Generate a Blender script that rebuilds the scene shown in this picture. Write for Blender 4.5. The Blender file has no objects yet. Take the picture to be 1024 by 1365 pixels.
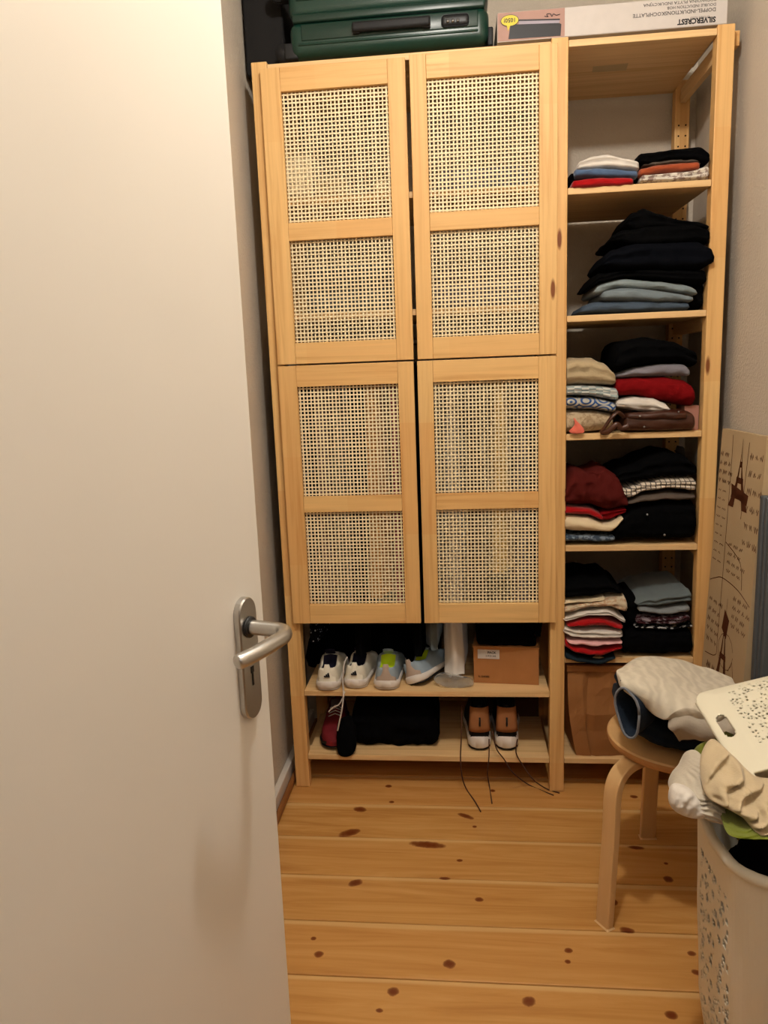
import bpy, bmesh, math, random
from mathutils import Vector, Matrix, noise
random.seed(7)
S = bpy.context.scene
COL = S.collection

# ---------------------------------------------------------------- camera
CAM = Vector((0.578, -2.317, 1.370)); YAW, PITCH, ROLL, FPX = 0.1045, -0.1808, -0.0376, 1008.4
FWD = Vector((-math.sin(YAW)*math.cos(PITCH), math.cos(YAW)*math.cos(PITCH), math.sin(PITCH)))
_r = Vector((math.cos(YAW), math.sin(YAW), 0)); _u = _r.cross(FWD)
RGT = math.cos(ROLL)*_r + math.sin(ROLL)*_u
UPV = -math.sin(ROLL)*_r + math.cos(ROLL)*_u
cd = bpy.data.cameras.new('camera'); cam = bpy.data.objects.new('camera', cd); COL.objects.link(cam)
cd.sensor_fit = 'VERTICAL'; cd.sensor_height = 24.0; cd.lens = 24.0*FPX/1365.0; cd.clip_start = 0.02
cam.matrix_world = Matrix(((RGT.x, UPV.x, -FWD.x, CAM.x), (RGT.y, UPV.y, -FWD.y, CAM.y), (RGT.z, UPV.z, -FWD.z, CAM.z), (0, 0, 0, 1)))
S.camera = cam

# ---------------------------------------------------------------- world, lights, exposure
S.view_settings.view_transform = 'Standard'; S.view_settings.look = 'None'
S.view_settings.gamma = 1.0; S.view_settings.use_curve_mapping = False
S.view_settings.exposure = 0.0
W = bpy.data.worlds.new('world'); S.world = W; W.use_nodes = True
W.node_tree.nodes['Background'].inputs[0].default_value = (1.0, 0.88, 0.74, 1)
W.node_tree.nodes['Background'].inputs[1].default_value = 0.10
def lamp(name, typ, loc, power, color, size=0.06, rot=(0, 0, 0)):
    l = bpy.data.lights.new(name, typ); o = bpy.data.objects.new(name, l); COL.objects.link(o)
    o.location = loc; o.rotation_euler = rot; l.energy = power; l.color = color
    if typ == 'AREA': l.size = size
    else: l.shadow_soft_size = size
    return o
lamp('room_ceiling_bulb', 'POINT', (0.69, -1.33, 2.64), 58, (1.0, 0.95, 0.87), 0.042)
lamp('hallway_light', 'AREA', (0.9, -3.4, 2.5), 9, (1.0, 0.92, 0.84), 0.9, (math.radians(35), 0, 0))

# ---------------------------------------------------------------- helpers
def at(px, py, Y):
    d = FWD + RGT*((px-512)/FPX) - UPV*((py-682.5)/FPX)
    return CAM + d*((Y-CAM.y)/d.y)
def link(o): COL.objects.link(o); return o
def tag(o, label=None, cat=None, group=None, kind=None):
    if label: o['label'] = label
    if cat: o['category'] = cat
    if group: o['group'] = group
    if kind: o['kind'] = kind
    return o
def empty(name, loc=(0, 0, 0), rz=0, label=None, cat=None, group=None, kind=None):
    o = link(bpy.data.objects.new(name, None)); o.empty_display_size = 0.05
    o.location = loc; o.rotation_euler = (0, 0, rz)
    return tag(o, label, cat, group, kind)
def mesh(name, vs, fs, mat, parent=None, smooth=False, mids=None):
    m = bpy.data.meshes.new(name); m.from_pydata([tuple(v) for v in vs], [], fs); m.validate(); m.update()
    for x in (mat if isinstance(mat, (list, tuple)) else [mat]): m.materials.append(x)
    if smooth: m.polygons.foreach_set('use_smooth', [True]*len(m.polygons))
    if mids and len(mids) == len(m.polygons): m.polygons.foreach_set('material_index', mids)
    o = link(bpy.data.objects.new(name, m))
    if parent: o.parent = parent
    return o
def bmo(name, bm, mat, parent=None, smooth=False):
    m = bpy.data.meshes.new(name); bm.to_mesh(m); bm.free()
    for x in (mat if isinstance(mat, (list, tuple)) else [mat]): m.materials.append(x)
    if smooth: m.polygons.foreach_set('use_smooth', [True]*len(m.polygons))
    o = link(bpy.data.objects.new(name, m))
    if parent: o.parent = parent
    return o
def add_box(bm, a, b, bev=0.0):
    r = bmesh.ops.create_cube(bm, size=1.0); vs = r['verts']
    for v in vs:
        v.co = Vector((a[0]+(v.co.x+.5)*(b[0]-a[0]), a[1]+(v.co.y+.5)*(b[1]-a[1]), a[2]+(v.co.z+.5)*(b[2]-a[2])))
    if bev > 0:
        es = list({e for v in vs for e in v.link_edges})
        bmesh.ops.bevel(bm, geom=es, offset=bev, segments=2, affect='EDGES', profile=0.5)
def box(name, a, b, mat, parent=None, bev=0.0015):
    bm = bmesh.new(); add_box(bm, a, b, bev); return bmo(name, bm, mat, parent)
def tube_data(pts, rad, n=8, cap=True, squash=None):
    """swept tube; rad a number or a list"""
    pts = [Vector(p) for p in pts]; vs = []; fs = []
    ref = None
    for i, p in enumerate(pts):
        t = (pts[min(i+1, len(pts)-1)]-pts[max(i-1, 0)]).normalized()
        if ref is None:
            ref = Vector((0, 0, 1)) if abs(t.z) < .9 else Vector((1, 0, 0))
        a = (ref - t*ref.dot(t)).normalized(); ref = a; b = t.cross(a)
        r = rad[i] if isinstance(rad, (list, tuple)) else rad
        for k in range(n):
            an = 2*math.pi*k/n
            vs.append(p + a*math.cos(an)*r*(squash or 1) + b*math.sin(an)*r)
    for i in range(len(pts)-1):
        for k in range(n):
            fs.append((i*n+k, i*n+(k+1) % n, (i+1)*n+(k+1) % n, (i+1)*n+k))
    if cap:
        fs.append(tuple(range(n))[::-1]); fs.append(tuple((len(pts)-1)*n+k for k in range(n)))
    return vs, fs
def tube(name, pts, rad, mat, parent=None, n=8, squash=None):
    v, f = tube_data(pts, rad, n, True, squash); return mesh(name, v, f, mat, parent, True)
def smooth_path(pts, per=6):
    pts = [Vector(p) for p in pts]; out = []
    for i in range(len(pts)-1):
        p0, p1, p2, p3 = pts[max(i-1, 0)], pts[i], pts[i+1], pts[min(i+2, len(pts)-1)]
        for k in range(per):
            t = k/per
            out.append(0.5*((2*p1)+(p2-p0)*t+(2*p0-5*p1+4*p2-p3)*t*t+(3*p1-p0-3*p2+p3)*t**3))
    out.append(pts[-1]); return out
def interp(pl, t):
    """pl ascending (x, y) list"""
    if t <= pl[0][0]: return pl[0][1]
    for (x0, y0), (x1, y1) in zip(pl, pl[1:]):
        if t <= x1:
            k = (t-x0)/(x1-x0) if x1 > x0 else 0
            k = k*k*(3-2*k)*.5+k*.5
            return y0+(y1-y0)*k
    return pl[-1][1]

# ---------------------------------------------------------------- materials
class NT:
    def __init__(s, name, rough=0.6, spec=0.4):
        s.m = bpy.data.materials.new(name); s.m.use_nodes = True; s.t = s.m.node_tree
        s.b = s.t.nodes['Principled BSDF']; s.b.inputs['Roughness'].default_value = rough
        s.b.inputs['Specular IOR Level'].default_value = spec
    def n(s, typ, **kw):
        x = s.t.nodes.new(typ)
        for k, v in kw.items():
            if k in x.inputs.keys() if not k.startswith('_') else False: x.inputs[k].default_value = v
            elif k.startswith('_'): setattr(x, k[1:], v)
        return x
    def l(s, a, b): s.t.links.new(a, b)
    def coords(s, scale=(1, 1, 1), rnd=True, kind='Object', loc=(0, 0, 0)):
        tc = s.n('ShaderNodeTexCoord'); mp = s.n('ShaderNodeMapping'); mp.inputs['Scale'].default_value = scale
        mp.inputs['Location'].default_value = loc
        src = tc.outputs[kind]
        if rnd:
            oi = s.n('ShaderNodeObjectInfo'); mu = s.n('ShaderNodeMath', _operation='MULTIPLY'); mu.inputs[1].default_value = 17.0
            s.l(oi.outputs['Random'], mu.inputs[0])
            ad = s.n('ShaderNodeVectorMath', _operation='ADD'); s.l(src, ad.inputs[0]); s.l(mu.outputs[0], ad.inputs[1]); src = ad.outputs[0]
        s.l(src, mp.inputs[0]); return mp.outputs[0]
    def ramp(s, fac, stops):
        r = s.n('ShaderNodeValToRGB'); e = r.color_ramp.elements
        while len(e) > 1: e.remove(e[-1])
        e[0].position, e[0].color = stops[0][0], (*stops[0][1], 1)
        for p, c in stops[1:]:
            q = e.new(p); q.color = (*c, 1)
        s.l(fac, r.inputs[0]); return r.outputs[0]
    def noise(s, vec, scale=5, detail=3, rough=.5, dist=0):
        x = s.n('ShaderNodeTexNoise'); x.inputs['Scale'].default_value = scale; x.inputs['Detail'].default_value = detail
        x.inputs['Roughness'].default_value = rough; x.inputs['Distortion'].default_value = dist
        s.l(vec, x.inputs['Vector']); return x.outputs['Fac']
    def mix(s, fac, a, b, mode='MIX'):
        x = s.n('ShaderNodeMix', _data_type='RGBA', _blend_type=mode)
        for sock, v in ((x.inputs[0], fac), (x.inputs[6], a), (x.inputs[7], b)):
            if isinstance(v, (int, float)): sock.default_value = v
            elif isinstance(v, tuple): sock.default_value = (*v, 1)
            else: s.l(v, sock)
        return x.outputs[2]
    def math(s, op, a, b=None, clamp=False):
        x = s.n('ShaderNodeMath', _operation=op); x.use_clamp = clamp
        for i, v in enumerate((a, b)):
            if v is None: continue
            if isinstance(v, (int, float)): x.inputs[i].default_value = v
            else: s.l(v, x.inputs[i])
        return x.outputs[0]
    def bump(s, h, strength=.3, dist=.002):
        x = s.n('ShaderNodeBump'); x.inputs['Strength'].default_value = strength; x.inputs['Distance'].default_value = dist
        s.l(h, x.inputs['Height']); s.l(x.outputs[0], s.b.inputs['Normal'])
    def col(s, c):
        if isinstance(c, tuple): s.b.inputs['Base Color'].default_value = (*c, 1)
        else: s.l(c, s.b.inputs['Base Color'])
        return s.m
def srgb(r, g, b):
    f = lambda c: (c/255/12.92) if c/255 <= .04045 else ((c/255+.055)/1.055)**2.4
    return (f(r), f(g), f(b))
def plain(name, c, rough=.5, spec=.4, metal=0):
    t = NT(name, rough, spec); t.b.inputs['Metallic'].default_value = metal
    v = t.coords(); f = t.noise(v, 40, 2)
    return t.col(t.mix(f, tuple(x*.93 for x in c), tuple(min(1, x*1.05) for x in c)))
def pine(name, axis, base, dark, blocks=True, rough=.5):
    t = NT(name, rough, .35)
    sc = {'x': (1.3, 38, 38), 'y': (38, 1.3, 38), 'z': (38, 38, 1.3)}[axis]
    v = t.coords(sc); g = t.noise(v, 1.0, 4, .62, 1.2)
    c = t.ramp(g, [(.30, dark), (.5, base), (.72, tuple(min(1, x*1.13) for x in base))])
    v3 = t.coords({'x': (3, 160, 160), 'y': (160, 3, 160), 'z': (160, 160, 3)}[axis]); g2 = t.noise(v3, 1, 2)
    c = t.mix(t.math('MULTIPLY', g2, .38), c, dark)
    if blocks:       # finger-jointed laths: a step in tone every few decimetres
        tc = t.n('ShaderNodeTexCoord'); sp = t.n('ShaderNodeSeparateXYZ'); t.l(tc.outputs['Object'], sp.inputs[0])
        oi = t.n('ShaderNodeObjectInfo')
        a = t.math('ADD', t.math('MULTIPLY', sp.outputs['XYZ'.index(axis.upper())], 2.9), t.math('MULTIPLY', oi.outputs['Random'], 31.0))
        wn = t.n('ShaderNodeTexWhiteNoise', _noise_dimensions='1D'); t.l(t.math('FLOOR', a), wn.inputs['W'])
        c = t.mix(t.math('MULTIPLY', wn.outputs['Value'], .50), c, srgb(210, 152, 88), 'MIX')
    vk = t.coords({'x': (2.2, 9, 9), 'y': (9, 2.2, 9), 'z': (9, 9, 2.2)}[axis])
    vo = t.n('ShaderNodeTexVoronoi'); vo.inputs['Scale'].default_value = 1.0; t.l(vk, vo.inputs['Vector'])
    k = t.ramp(vo.outputs['Distance'], [(.0, (1, 1, 1)), (.045, (1, 1, 1)), (.075, (0, 0, 0))])
    c = t.mix(k, c, srgb(120, 66, 28))
    t.bump(g, .15, .0006)
    return t.col(c)
PB, PD = srgb(227, 188, 126), srgb(198, 148, 86)
PINE = {a: pine('pine_lath_'+a, a, PB, PD) for a in 'xyz'}
PSH = {a: pine('pine_shelf_'+a, a, srgb(226, 190, 138), srgb(204, 160, 104), False) for a in 'xyz'}
def cloth(name, c, c2=None, scale=300, bump=.35, sheen=.2, pat=None, dark=.82):
    t = NT(name, .92, .12); t.b.inputs['Specular IOR Level'].default_value = .03 if sum(c) < .05 else .12
    t.b.inputs['Sheen Weight'].default_value = sheen if sum(c) > .25 else .0
    v = t.coords(rnd=False)
    f = t.noise(v, scale, 2); g = t.noise(v, 9, 3)
    a = tuple(x*dark for x in c)
    cc = t.mix(g, a, c)
    if c2: cc = t.mix(t.ramp(t.noise(v, 60, 3, .7), [(.47, (0, 0, 0)), (.56, (1, 1, 1))]), cc, c2)
    if pat: cc = pat(t, v, cc)
    t.bump(f, bump, .0012); return t.col(cc)
def pat_plaid(t, v, cc):
    sp = t.n('ShaderNodeSeparateXYZ'); t.l(v, sp.inputs[0])
    a = t.math('LESS_THAN', t.math('FRACT', t.math('MULTIPLY', sp.outputs[0], 70)), .2)
    b = t.math('LESS_THAN', t.math('FRACT', t.math('MULTIPLY', sp.outputs[2], 110)), .22)
    return t.mix(t.math('MAXIMUM', a, b), cc, srgb(70, 62, 60))
def pat_check(t, v, cc):
    mp = t.n('ShaderNodeMapping'); mp.inputs['Scale'].default_value = (48, 8, 48); t.l(v, mp.inputs[0])
    ch = t.n('ShaderNodeTexChecker'); ch.inputs['Scale'].default_value = 1.0; t.l(mp.outputs[0], ch.inputs[0])
    return t.mix(ch.outputs['Fac'], cc, srgb(140, 152, 152))
def pat_blue(t, v, cc):
    mp = t.n('ShaderNodeMapping'); mp.inputs['Scale'].default_value = (20, 0.001, 30); t.l(v, mp.inputs[0])
    vo = t.n('ShaderNodeTexVoronoi'); vo.inputs['Scale'].default_value = 1.0
    vo.inputs['Randomness'].default_value = .15; t.l(mp.outputs[0], vo.inputs['Vector'])
    s_ = t.math('SINE', t.math('MULTIPLY', vo.outputs['Distance'], 26))
    return t.mix(t.math('GREATER_THAN', s_, .1), cc, srgb(42, 74, 128))
def pat_dots(t, v, cc):
    vo = t.n('ShaderNodeTexVoronoi'); vo.inputs['Scale'].default_value = 85; t.l(v, vo.inputs['Vector'])
    return t.mix(t.math('LESS_THAN', vo.outputs['Distance'], .24), cc, srgb(150, 165, 185))
def pat_cable(t, v, cc):
    w = t.n('ShaderNodeTexWave'); w.inputs['Scale'].default_value = 11; w.inputs['Distortion'].default_value = 7; w.inputs['Detail'].default_value = 2
    w.inputs['Detail Scale'].default_value = 2; t.l(v, w.inputs[0])
    return t.mix(t.math('MULTIPLY', w.outputs['Fac'], .28), cc, srgb(150, 138, 118))
def pat_print(t, v, cc):
    f = t.noise(v, 70, 2, .6); 
    return t.mix(t.ramp(f, [(.52, (0, 0, 0)), (.56, (1, 1, 1))]), cc, srgb(170, 170, 168))
BLK = (.0035, .0035, .004)
CL = dict(
 black=cloth('black_cloth', (.0022, .0022, .0025), bump=.15), navy=cloth('dark_navy_cloth', (.003, .0035, .0055)),
 white=cloth('white_cotton', srgb(222, 214, 204)), red=cloth('red_cotton', srgb(160, 8, 14)), dred=cloth('deep_red_knit', srgb(118, 5, 10)),
 blue=cloth('faded_blue_cotton', srgb(80, 102, 134)), rust=cloth('rust_cotton', srgb(156, 72, 40)),
 floral=cloth('white_printed_cotton', srgb(226, 218, 204), srgb(150, 130, 120)),
 denim_l=cloth('light_denim', srgb(128, 140, 143), bump=.5), denim_m=cloth('mid_denim', srgb(112, 124, 130), bump=.5), denim_d=cloth('blue_denim', srgb(68, 80, 94), bump=.5),
 denim_x=cloth('dark_denim', srgb(36, 46, 60), bump=.5, dark=.6),
 tan=cloth('tan_knit', srgb(178, 158, 124), None, 160, .9), oat=cloth('speckled_oat_knit', srgb(184, 164, 134), srgb(150, 128, 100), 160, .9),
 check=cloth('checked_cotton', srgb(205, 205, 198), pat=pat_check), delft=cloth('blue_patterned_knit', srgb(176, 172, 160), pat=pat_blue),
 grey=cloth('grey_cotton', srgb(120, 116, 124)), lgrey=cloth('pale_grey_cotton', srgb(128, 132, 134)), bgrey=cloth('blue_grey_cotton', srgb(98, 108, 110)),
 coral=cloth('coral_cotton', srgb(220, 110, 90)), maroon=cloth('maroon_satin', srgb(78, 20, 16)), cream=cloth('cream_cotton', srgb(226, 206, 170)),
 speck=cloth('speckled_blue_knit', srgb(56, 68, 84), srgb(120, 132, 145)), plaid=cloth('cream_plaid_cotton', srgb(222, 208, 188), pat=pat_plaid),
 teal=cloth('dark_teal_cotton', srgb(26, 38, 46)), pink=cloth('pale_pink_cotton', srgb(232, 178, 178)), beige=cloth('beige_printed_cotton', srgb(206, 190, 162), srgb(184, 150, 120)),
 dflor=cloth('dark_floral_cotton', srgb(52, 20, 26), srgb(130, 118, 124)), gtop=cloth('printed_black_cotton', (.005, .005, .006), pat=pat_print),
 brownish=cloth('taupe_cotton', srgb(86, 76, 68)), glit=cloth('spangled_black_fabric', (.004, .004, .006), pat=pat_dots),
 mat=cloth('cream_cable_knit', srgb(222, 212, 192), None, 120, 1.0, pat=pat_cable), knit=cloth('ivory_ribbed_knit', srgb(198, 188, 170), None, 200, .8),
 sand=cloth('sand_linen', srgb(200, 180, 146), bump=.5), olive=cloth('olive_green_cotton', srgb(108, 116, 30)),
)

# ================================================================ SETTING
tw = NT('woodchip_plaster_wall', .9, .15); v = tw.coords(rnd=False)
hn = tw.noise(v, 115, 3, .65); tw.bump(hn, .6, .005)
WALL = tw.col(tw.mix(tw.noise(v, 2, 2), srgb(196, 184, 168), srgb(206, 195, 180)))
CEIL = plain('ceiling_paint', srgb(205, 200, 192), .9, .1)
LX, RX, BY, FY, CZ = -0.047, 1.374, 0.475, -2.16, 2.72
def structure(name, a, b, mat, parent=None, bev=0):
    return tag(box(name, a, b, mat, parent, bev), kind='structure')
structure('wall_back', (LX-.1, BY, -.05), (RX+.1, BY+.1, CZ), WALL)
structure('wall_left', (LX-.1, FY, -.05), (LX, BY, CZ), WALL)
structure('wall_right', (RX, FY, -.05), (RX+.1, BY, CZ), WALL)
structure('ceiling', (-1.3, -4.6, CZ), (2.6, BY+.1, CZ+.1), CEIL)
bm = bmesh.new()      # wall with the doorway the photographer stands in
add_box(bm, (LX-.1, FY-.12, -.05), (.05, FY, CZ)); add_box(bm, (.95, FY-.12, -.05), (RX+.1, FY, CZ)); add_box(bm, (.05, FY-.12, 2.06), (.95, FY, CZ))
tag(bmo('wall_front', bm, WALL), kind='structure')
bm = bmesh.new()      # hallway behind the camera
add_box(bm, (-1.3, -4.6, 0), (-1.2, FY-.12, CZ)); add_box(bm, (2.5, -4.6, 0), (2.6, FY-.12, CZ)); add_box(bm, (-1.3, -4.7, 0), (2.6, -4.6, CZ))
tag(bmo('wall_hallway', bm, WALL), kind='structure')

# floor: planks along X, knots where they lie on the boards
tf = NT('varnished_pine_floorboard', .22, .5); v = tf.coords((1.6, 22, 22))
g = tf.noise(v, 1.0, 5, .6, 1.5)
c = tf.ramp(g, [(.28, srgb(172, 120, 60)), (.5, srgb(197, 146, 80)), (.72, srgb(214, 166, 100))])
v2 = tf.coords((2, 170, 50)); c = tf.mix(tf.math('MULTIPLY', tf.noise(v2, 1, 2), .28), c, srgb(196, 134, 70))
oi = tf.n('ShaderNodeObjectInfo'); c = tf.mix(tf.math('MULTIPLY', oi.outputs['Random'], .45), c, srgb(200, 142, 80))
geo = tf.n('ShaderNodeNewGeometry'); sp = tf.n('ShaderNodeSeparateXYZ'); tf.l(geo.outputs['Position'], sp.inputs[0])
fr = tf.math('FRACT', tf.math('DIVIDE', tf.math('ADD', sp.outputs[1], .095+.178*40), .178))
fr = tf.math('ADD', fr, tf.math('MULTIPLY', tf.noise(tf.coords((1.1, 6, 6), False), 1, 2), .10))
c = tf.mix(tf.ramp(fr, [(0, (0, 0, 0)), (.94, (0, 0, 0)), (.975, (.32, .32, .32)), (1, (.32, .32, .32))]), c, srgb(240, 208, 150))
wob = tf.math('MULTIPLY', tf.math('SUBTRACT', tf.noise(geo.outputs['Position'], 60, 2), .5), .9)
def floor_pt(px, py):
    d = FWD + RGT*((px-512)/FPX) - UPV*((py-682.5)/FPX); return CAM + d*(-CAM.z/d.z)
KNOTS = [(518, 1048, .012, .009, 0), (522, 1069, .010, .007, 0), (480, 1079, .024, .014, .3), (466, 1110, .036, .016, -.45), (570, 1126, .060, .015, .1), (621, 1088, .030, .010, .5),
 (633, 1102, .008, .006, 0), (657, 1054, .010, .008, 0), (613, 1147, .010, .006, 0), (593, 1171, .018, .006, 0), (474, 1177, .022, .013, -.5), (639, 1199, .013, .008, 0), (418, 1251, .008, .006, 0), (425, 1272, .013, .010, 0),
 (599, 1285, .016, .013, .4), (758, 1267, .011, .008, 0), (757, 1282, .008, .006, 0), (524, 1322, .015, .012, -.3), (506, 1347, .009, .006, 0), (705, 1335, .017, .013, -.3), (891, 1172, .014, .013, 0), (888, 1151, .007, .005, 0),
 (836, 1240, .020, .010, .2), (819, 1203, .010, .011, 0), (922, 1271, .011, .008, 0), (928, 1296, .011, .008, .5), (895, 1353, .015, .011, 0), (848, 1130, .026, .008, .1), (845, 1062, .014, .009, 0)]
acc = None
for (px, py, a, b, ro) in KNOTS:
    p = floor_pt(px, py)
    dx = tf.math('SUBTRACT', sp.outputs[0], p.x); dy = tf.math('SUBTRACT', sp.outputs[1], p.y)
    cr, sr = math.cos(-ro), math.sin(-ro)
    u_ = tf.math('DIVIDE', tf.math('ADD', tf.math('MULTIPLY', dx, cr), tf.math('MULTIPLY', dy, sr)), a*1.0)
    w_ = tf.math('DIVIDE', tf.math('SUBTRACT', tf.math('MULTIPLY', dy, cr), tf.math('MULTIPLY', dx, sr)), b*1.15)
    q = tf.math('ADD', tf.math('MULTIPLY', u_, u_), tf.math('MULTIPLY', w_, w_))
    acc = q if acc is None else tf.math('MINIMUM', acc, q)
acc = tf.math('ADD', acc, wob)
c = tf.mix(tf.ramp(acc, [(.0, (1, 1, 1)), (.45, (.9, .9, .9)), (.75, (.55, .55, .55)), (.92, (.12, .12, .12)), (1, (0, 0, 0))]), c, srgb(112, 54, 24))
tf.bump(g, .08, .0006); FLOOR = tf.col(c)
DARKW = plain('dark_gap', (.03, .015, .006), .9, .1)
fl = structure('floor', (-1.3, -4.6, -.08), (2.6, BY+.1, -.028), DARKW)
y = -.095+.178*3
plank = 0
while y > -4.5:
    hi = min(y, BY); 
    if hi > y-.178+.01:
        ext = (-1.25, 2.55) if y < FY-.1 else (LX+.0005, RX-.0005)
        box('floorboard', (ext[0], y-.178+.0022, -.027), (ext[1], hi-.0006, 0), FLOOR, fl, .0028)
    y -= .178
# baseboards
WPAINT = plain('white_gloss_trim', srgb(214, 206, 196), .4, .4)
QPINE = plain('brown_wood_bead', srgb(140, 88, 44), .5, .3)
bl = structure('baseboard_left', (LX+.0004, FY+.002, .001), (LX+.022, BY-.001, .062), WPAINT, None, .004)
bm = bmesh.new(); add_box(bm, (LX+.0225, FY+.002, .001), (LX+.040, BY-.001, .026), .008); bmo('quarter_bead', bm, QPINE, bl)
structure('baseboard_right', (RX-.014, FY+.002, .001), (RX-.0004, BY-.001, .055), WPAINT, None, .004)

# ================================================================ ROOM DOOR
td = NT('white_door_paint', .38, .45); v = td.coords((30, 30, 2.2), False)
td.bump(td.noise(v, 1.5, 3), .06, .002)
DOORP = td.col(td.mix(td.noise(td.coords(rnd=False), 3, 2), srgb(222, 216, 206), srgb(230, 225, 216)))
STEEL = NT('brushed_aluminium', .32, .5); STEEL.b.inputs['Metallic'].default_value = 1.0
v = STEEL.coords((400, 400, 8), False); STEEL.bump(STEEL.noise(v, 1, 2), .05, .0003); STEEL = STEEL.col(srgb(190, 188, 184))
BLACKP = plain('black_plastic', (.012, .012, .013), .45, .4)
HEAD = math.radians(90-16); DW = .86
E0 = Vector((.295, -1.31, 0)); dirv = Vector((math.sin(math.radians(16)), math.cos(math.radians(16)), 0))
dr = empty('door_1', E0-dirv*DW, HEAD, kind='structure')
box('door_leaf', (0, 0, .008), (DW, .040, 2.03), DOORP, dr, .002)
hx = DW-.0545; hz = .996
def stadium(w, h, y0, y1, n=16, cx=0, cz=0, r=None):
    vs = []; fs = []; r = r or w/2; out = []
    for i in range(n*2):
        a = math.pi*i/(n-1) if i < n else math.pi+math.pi*(i-n)/(n-1)
        zz = (h/2-r) if i < n else -(h/2-r)
        out.append((cx+r*math.cos(a), cz+zz+r*math.sin(a)))
    k = len(out)
    rings = [(y0, 1.0), (y1+.002*(1 if y1 < y0 else -1), 1.0), (y1, .93)]
    for (yy, s) in rings:
        for (x_, z_) in out: vs.append((cx+(x_-cx)*s, yy, cz+(z_-cz)*(1-(1-s)*w/h)))
    for j in range(2):
        for i in range(k): fs.append((j*k+i, j*k+(i+1) % k, (j+1)*k+(i+1) % k, (j+1)*k+i))
    fs.append(tuple(2*k+i for i in range(k))); fs.append(tuple(range(k))[::-1])
    return vs, fs
vs, fs = stadium(.042, .172, -.0005, -.010, cx=hx, cz=hz); pl = mesh('handle_plate', vs, fs, STEEL, dr, False)
lz = hz+.045
vs, fs = tube_data([(hx, -.010, lz), (hx, -.013, lz)], .0145, 20); mesh('neck_ring', vs, fs, BLACKP, pl, True)
path = [(hx, -.0115, lz), (hx, -.05, lz), (hx-.002, -.062, lz), (hx-.010, -.070, lz), (hx-.022, -.073, lz-.001), (hx-.045, -.071, lz-.002), (hx-.072, -.066, lz-.004), (hx-.096, -.058, lz-.006), (hx-.104, -.055, lz-.007)]
tube('door_lever', smooth_path(path, 5), [.0100]*30+[.0098]*6+[.0096, .0093, .0086, .0072, .004], STEEL, dr, 16)
bm = bmesh.new(); add_box(bm, (hx-.0018, -.0108, hz-.038), (hx+.0018, -.0099, hz-.018)); add_box(bm, (hx-.0038, -.0108, hz-.020), (hx+.0038, -.0099, hz-.011), .0003)
bmo('keyhole', bm, BLACKP, pl)

# ================================================================ SHELVING UNIT
w = .046; W1 = .847; RXs = 1.287; H = 2.26; D = .44; PD_ = .040
LP = (0.0, w); MP = (W1, W1+w); RP = (RXs, RXs+w)
su = empty('shelving_unit', (0, 0, 0), 0, 'pine shelving unit with four woven cane doors and an open shelf bay', 'shelving')
HOLE = plain('peg_hole', (.02, .012, .006), .9, .1)
for (a, b) in (LP, MP, RP):
    for (y0, y1) in ((0, PD_), (D-PD_, D)):
        p = box('post', (a, y0, 0.0005), (b, y1, H), PINE['z'], su, .0025)
    # ladder rails between front and rear post
    for z0 in (.035, .775, 1.46, 2.19):
        box('side_rail', ((a+b)/2-.009, PD_+.0005, z0), ((a+b)/2+.009, D-PD_-.0005, z0+.044), PSH['y'], su, .002)
def holes(parent_post_x, y, zs, name='peg_holes'):
    bm = bmesh.new()
    for z in zs:
        for dx in (.012, w-.012):
            r = bmesh.ops.create_cone(bm, cap_ends=True, segments=8, radius1=.0028, radius2=.0028, depth=.0012, matrix=Matrix.Translation((parent_post_x+dx, y, z)) @ Matrix.Rotation(math.pi/2, 4, 'X'))
    o = bmo(name, bm, HOLE, su); o['kind'] = 'stuff'
holes(RXs, D-PD_-.0006, [.3+.032*k*1.0 for k in range(58)])
box('side_rail', (RP[1]+.0005, .035, 2.216), (RP[1]+.024, .075, 2.255), PINE['y'], su, .002)
TH = .018
def shelf(x0, x1, zt, mat=None):
    n = 5 if x1-x0 > .5 else 5
    bm = bmesh.new()
    y0, y1 = .0, D-.002
    xs0, xs1 = x0+.0008, x1-.0008
    # notched corners around the posts are hidden; the board runs between the posts
    add_box(bm, (xs0, y0+.0008, zt-TH), (xs1, y1, zt), .0015)
    return bmo('shelf', bm, PSH['x'], su)
for z in (2.252, 1.885, 1.555, .347, .119): shelf(LP[1], MP[0], z)
Z1, Z2, Z3, Z4, Z5, ZB, ZA, ZT = 1.868, 1.516, 1.170, .827, .464, .119, .347, 2.252
for z in (ZT, Z1, Z2, Z3, Z4, Z5, ZB): shelf(MP[1], RP[0], z)
# faded paper sticker under the top shelf of the open bay
STK = plain('worn_paper_residue', srgb(196, 172, 136), .8, .1)
mesh('paper_residue', [(.985, .155, ZT-TH-.0004), (1.085, .150, ZT-TH-.0004), (1.09, .205, ZT-TH-.0004), (.99, .20, ZT-TH-.0004)], [(0, 1, 2, 3)], STK, su)
# clothes rail
CHROME = plain('steel_rail', srgb(170, 170, 172), .3, .5, 1.0)
tube('clothes_rail', [(LP[1]+.001, .235, 1.47), (MP[0]-.001, .235, 1.47)], .011, CHROME, su, 12)

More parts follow.
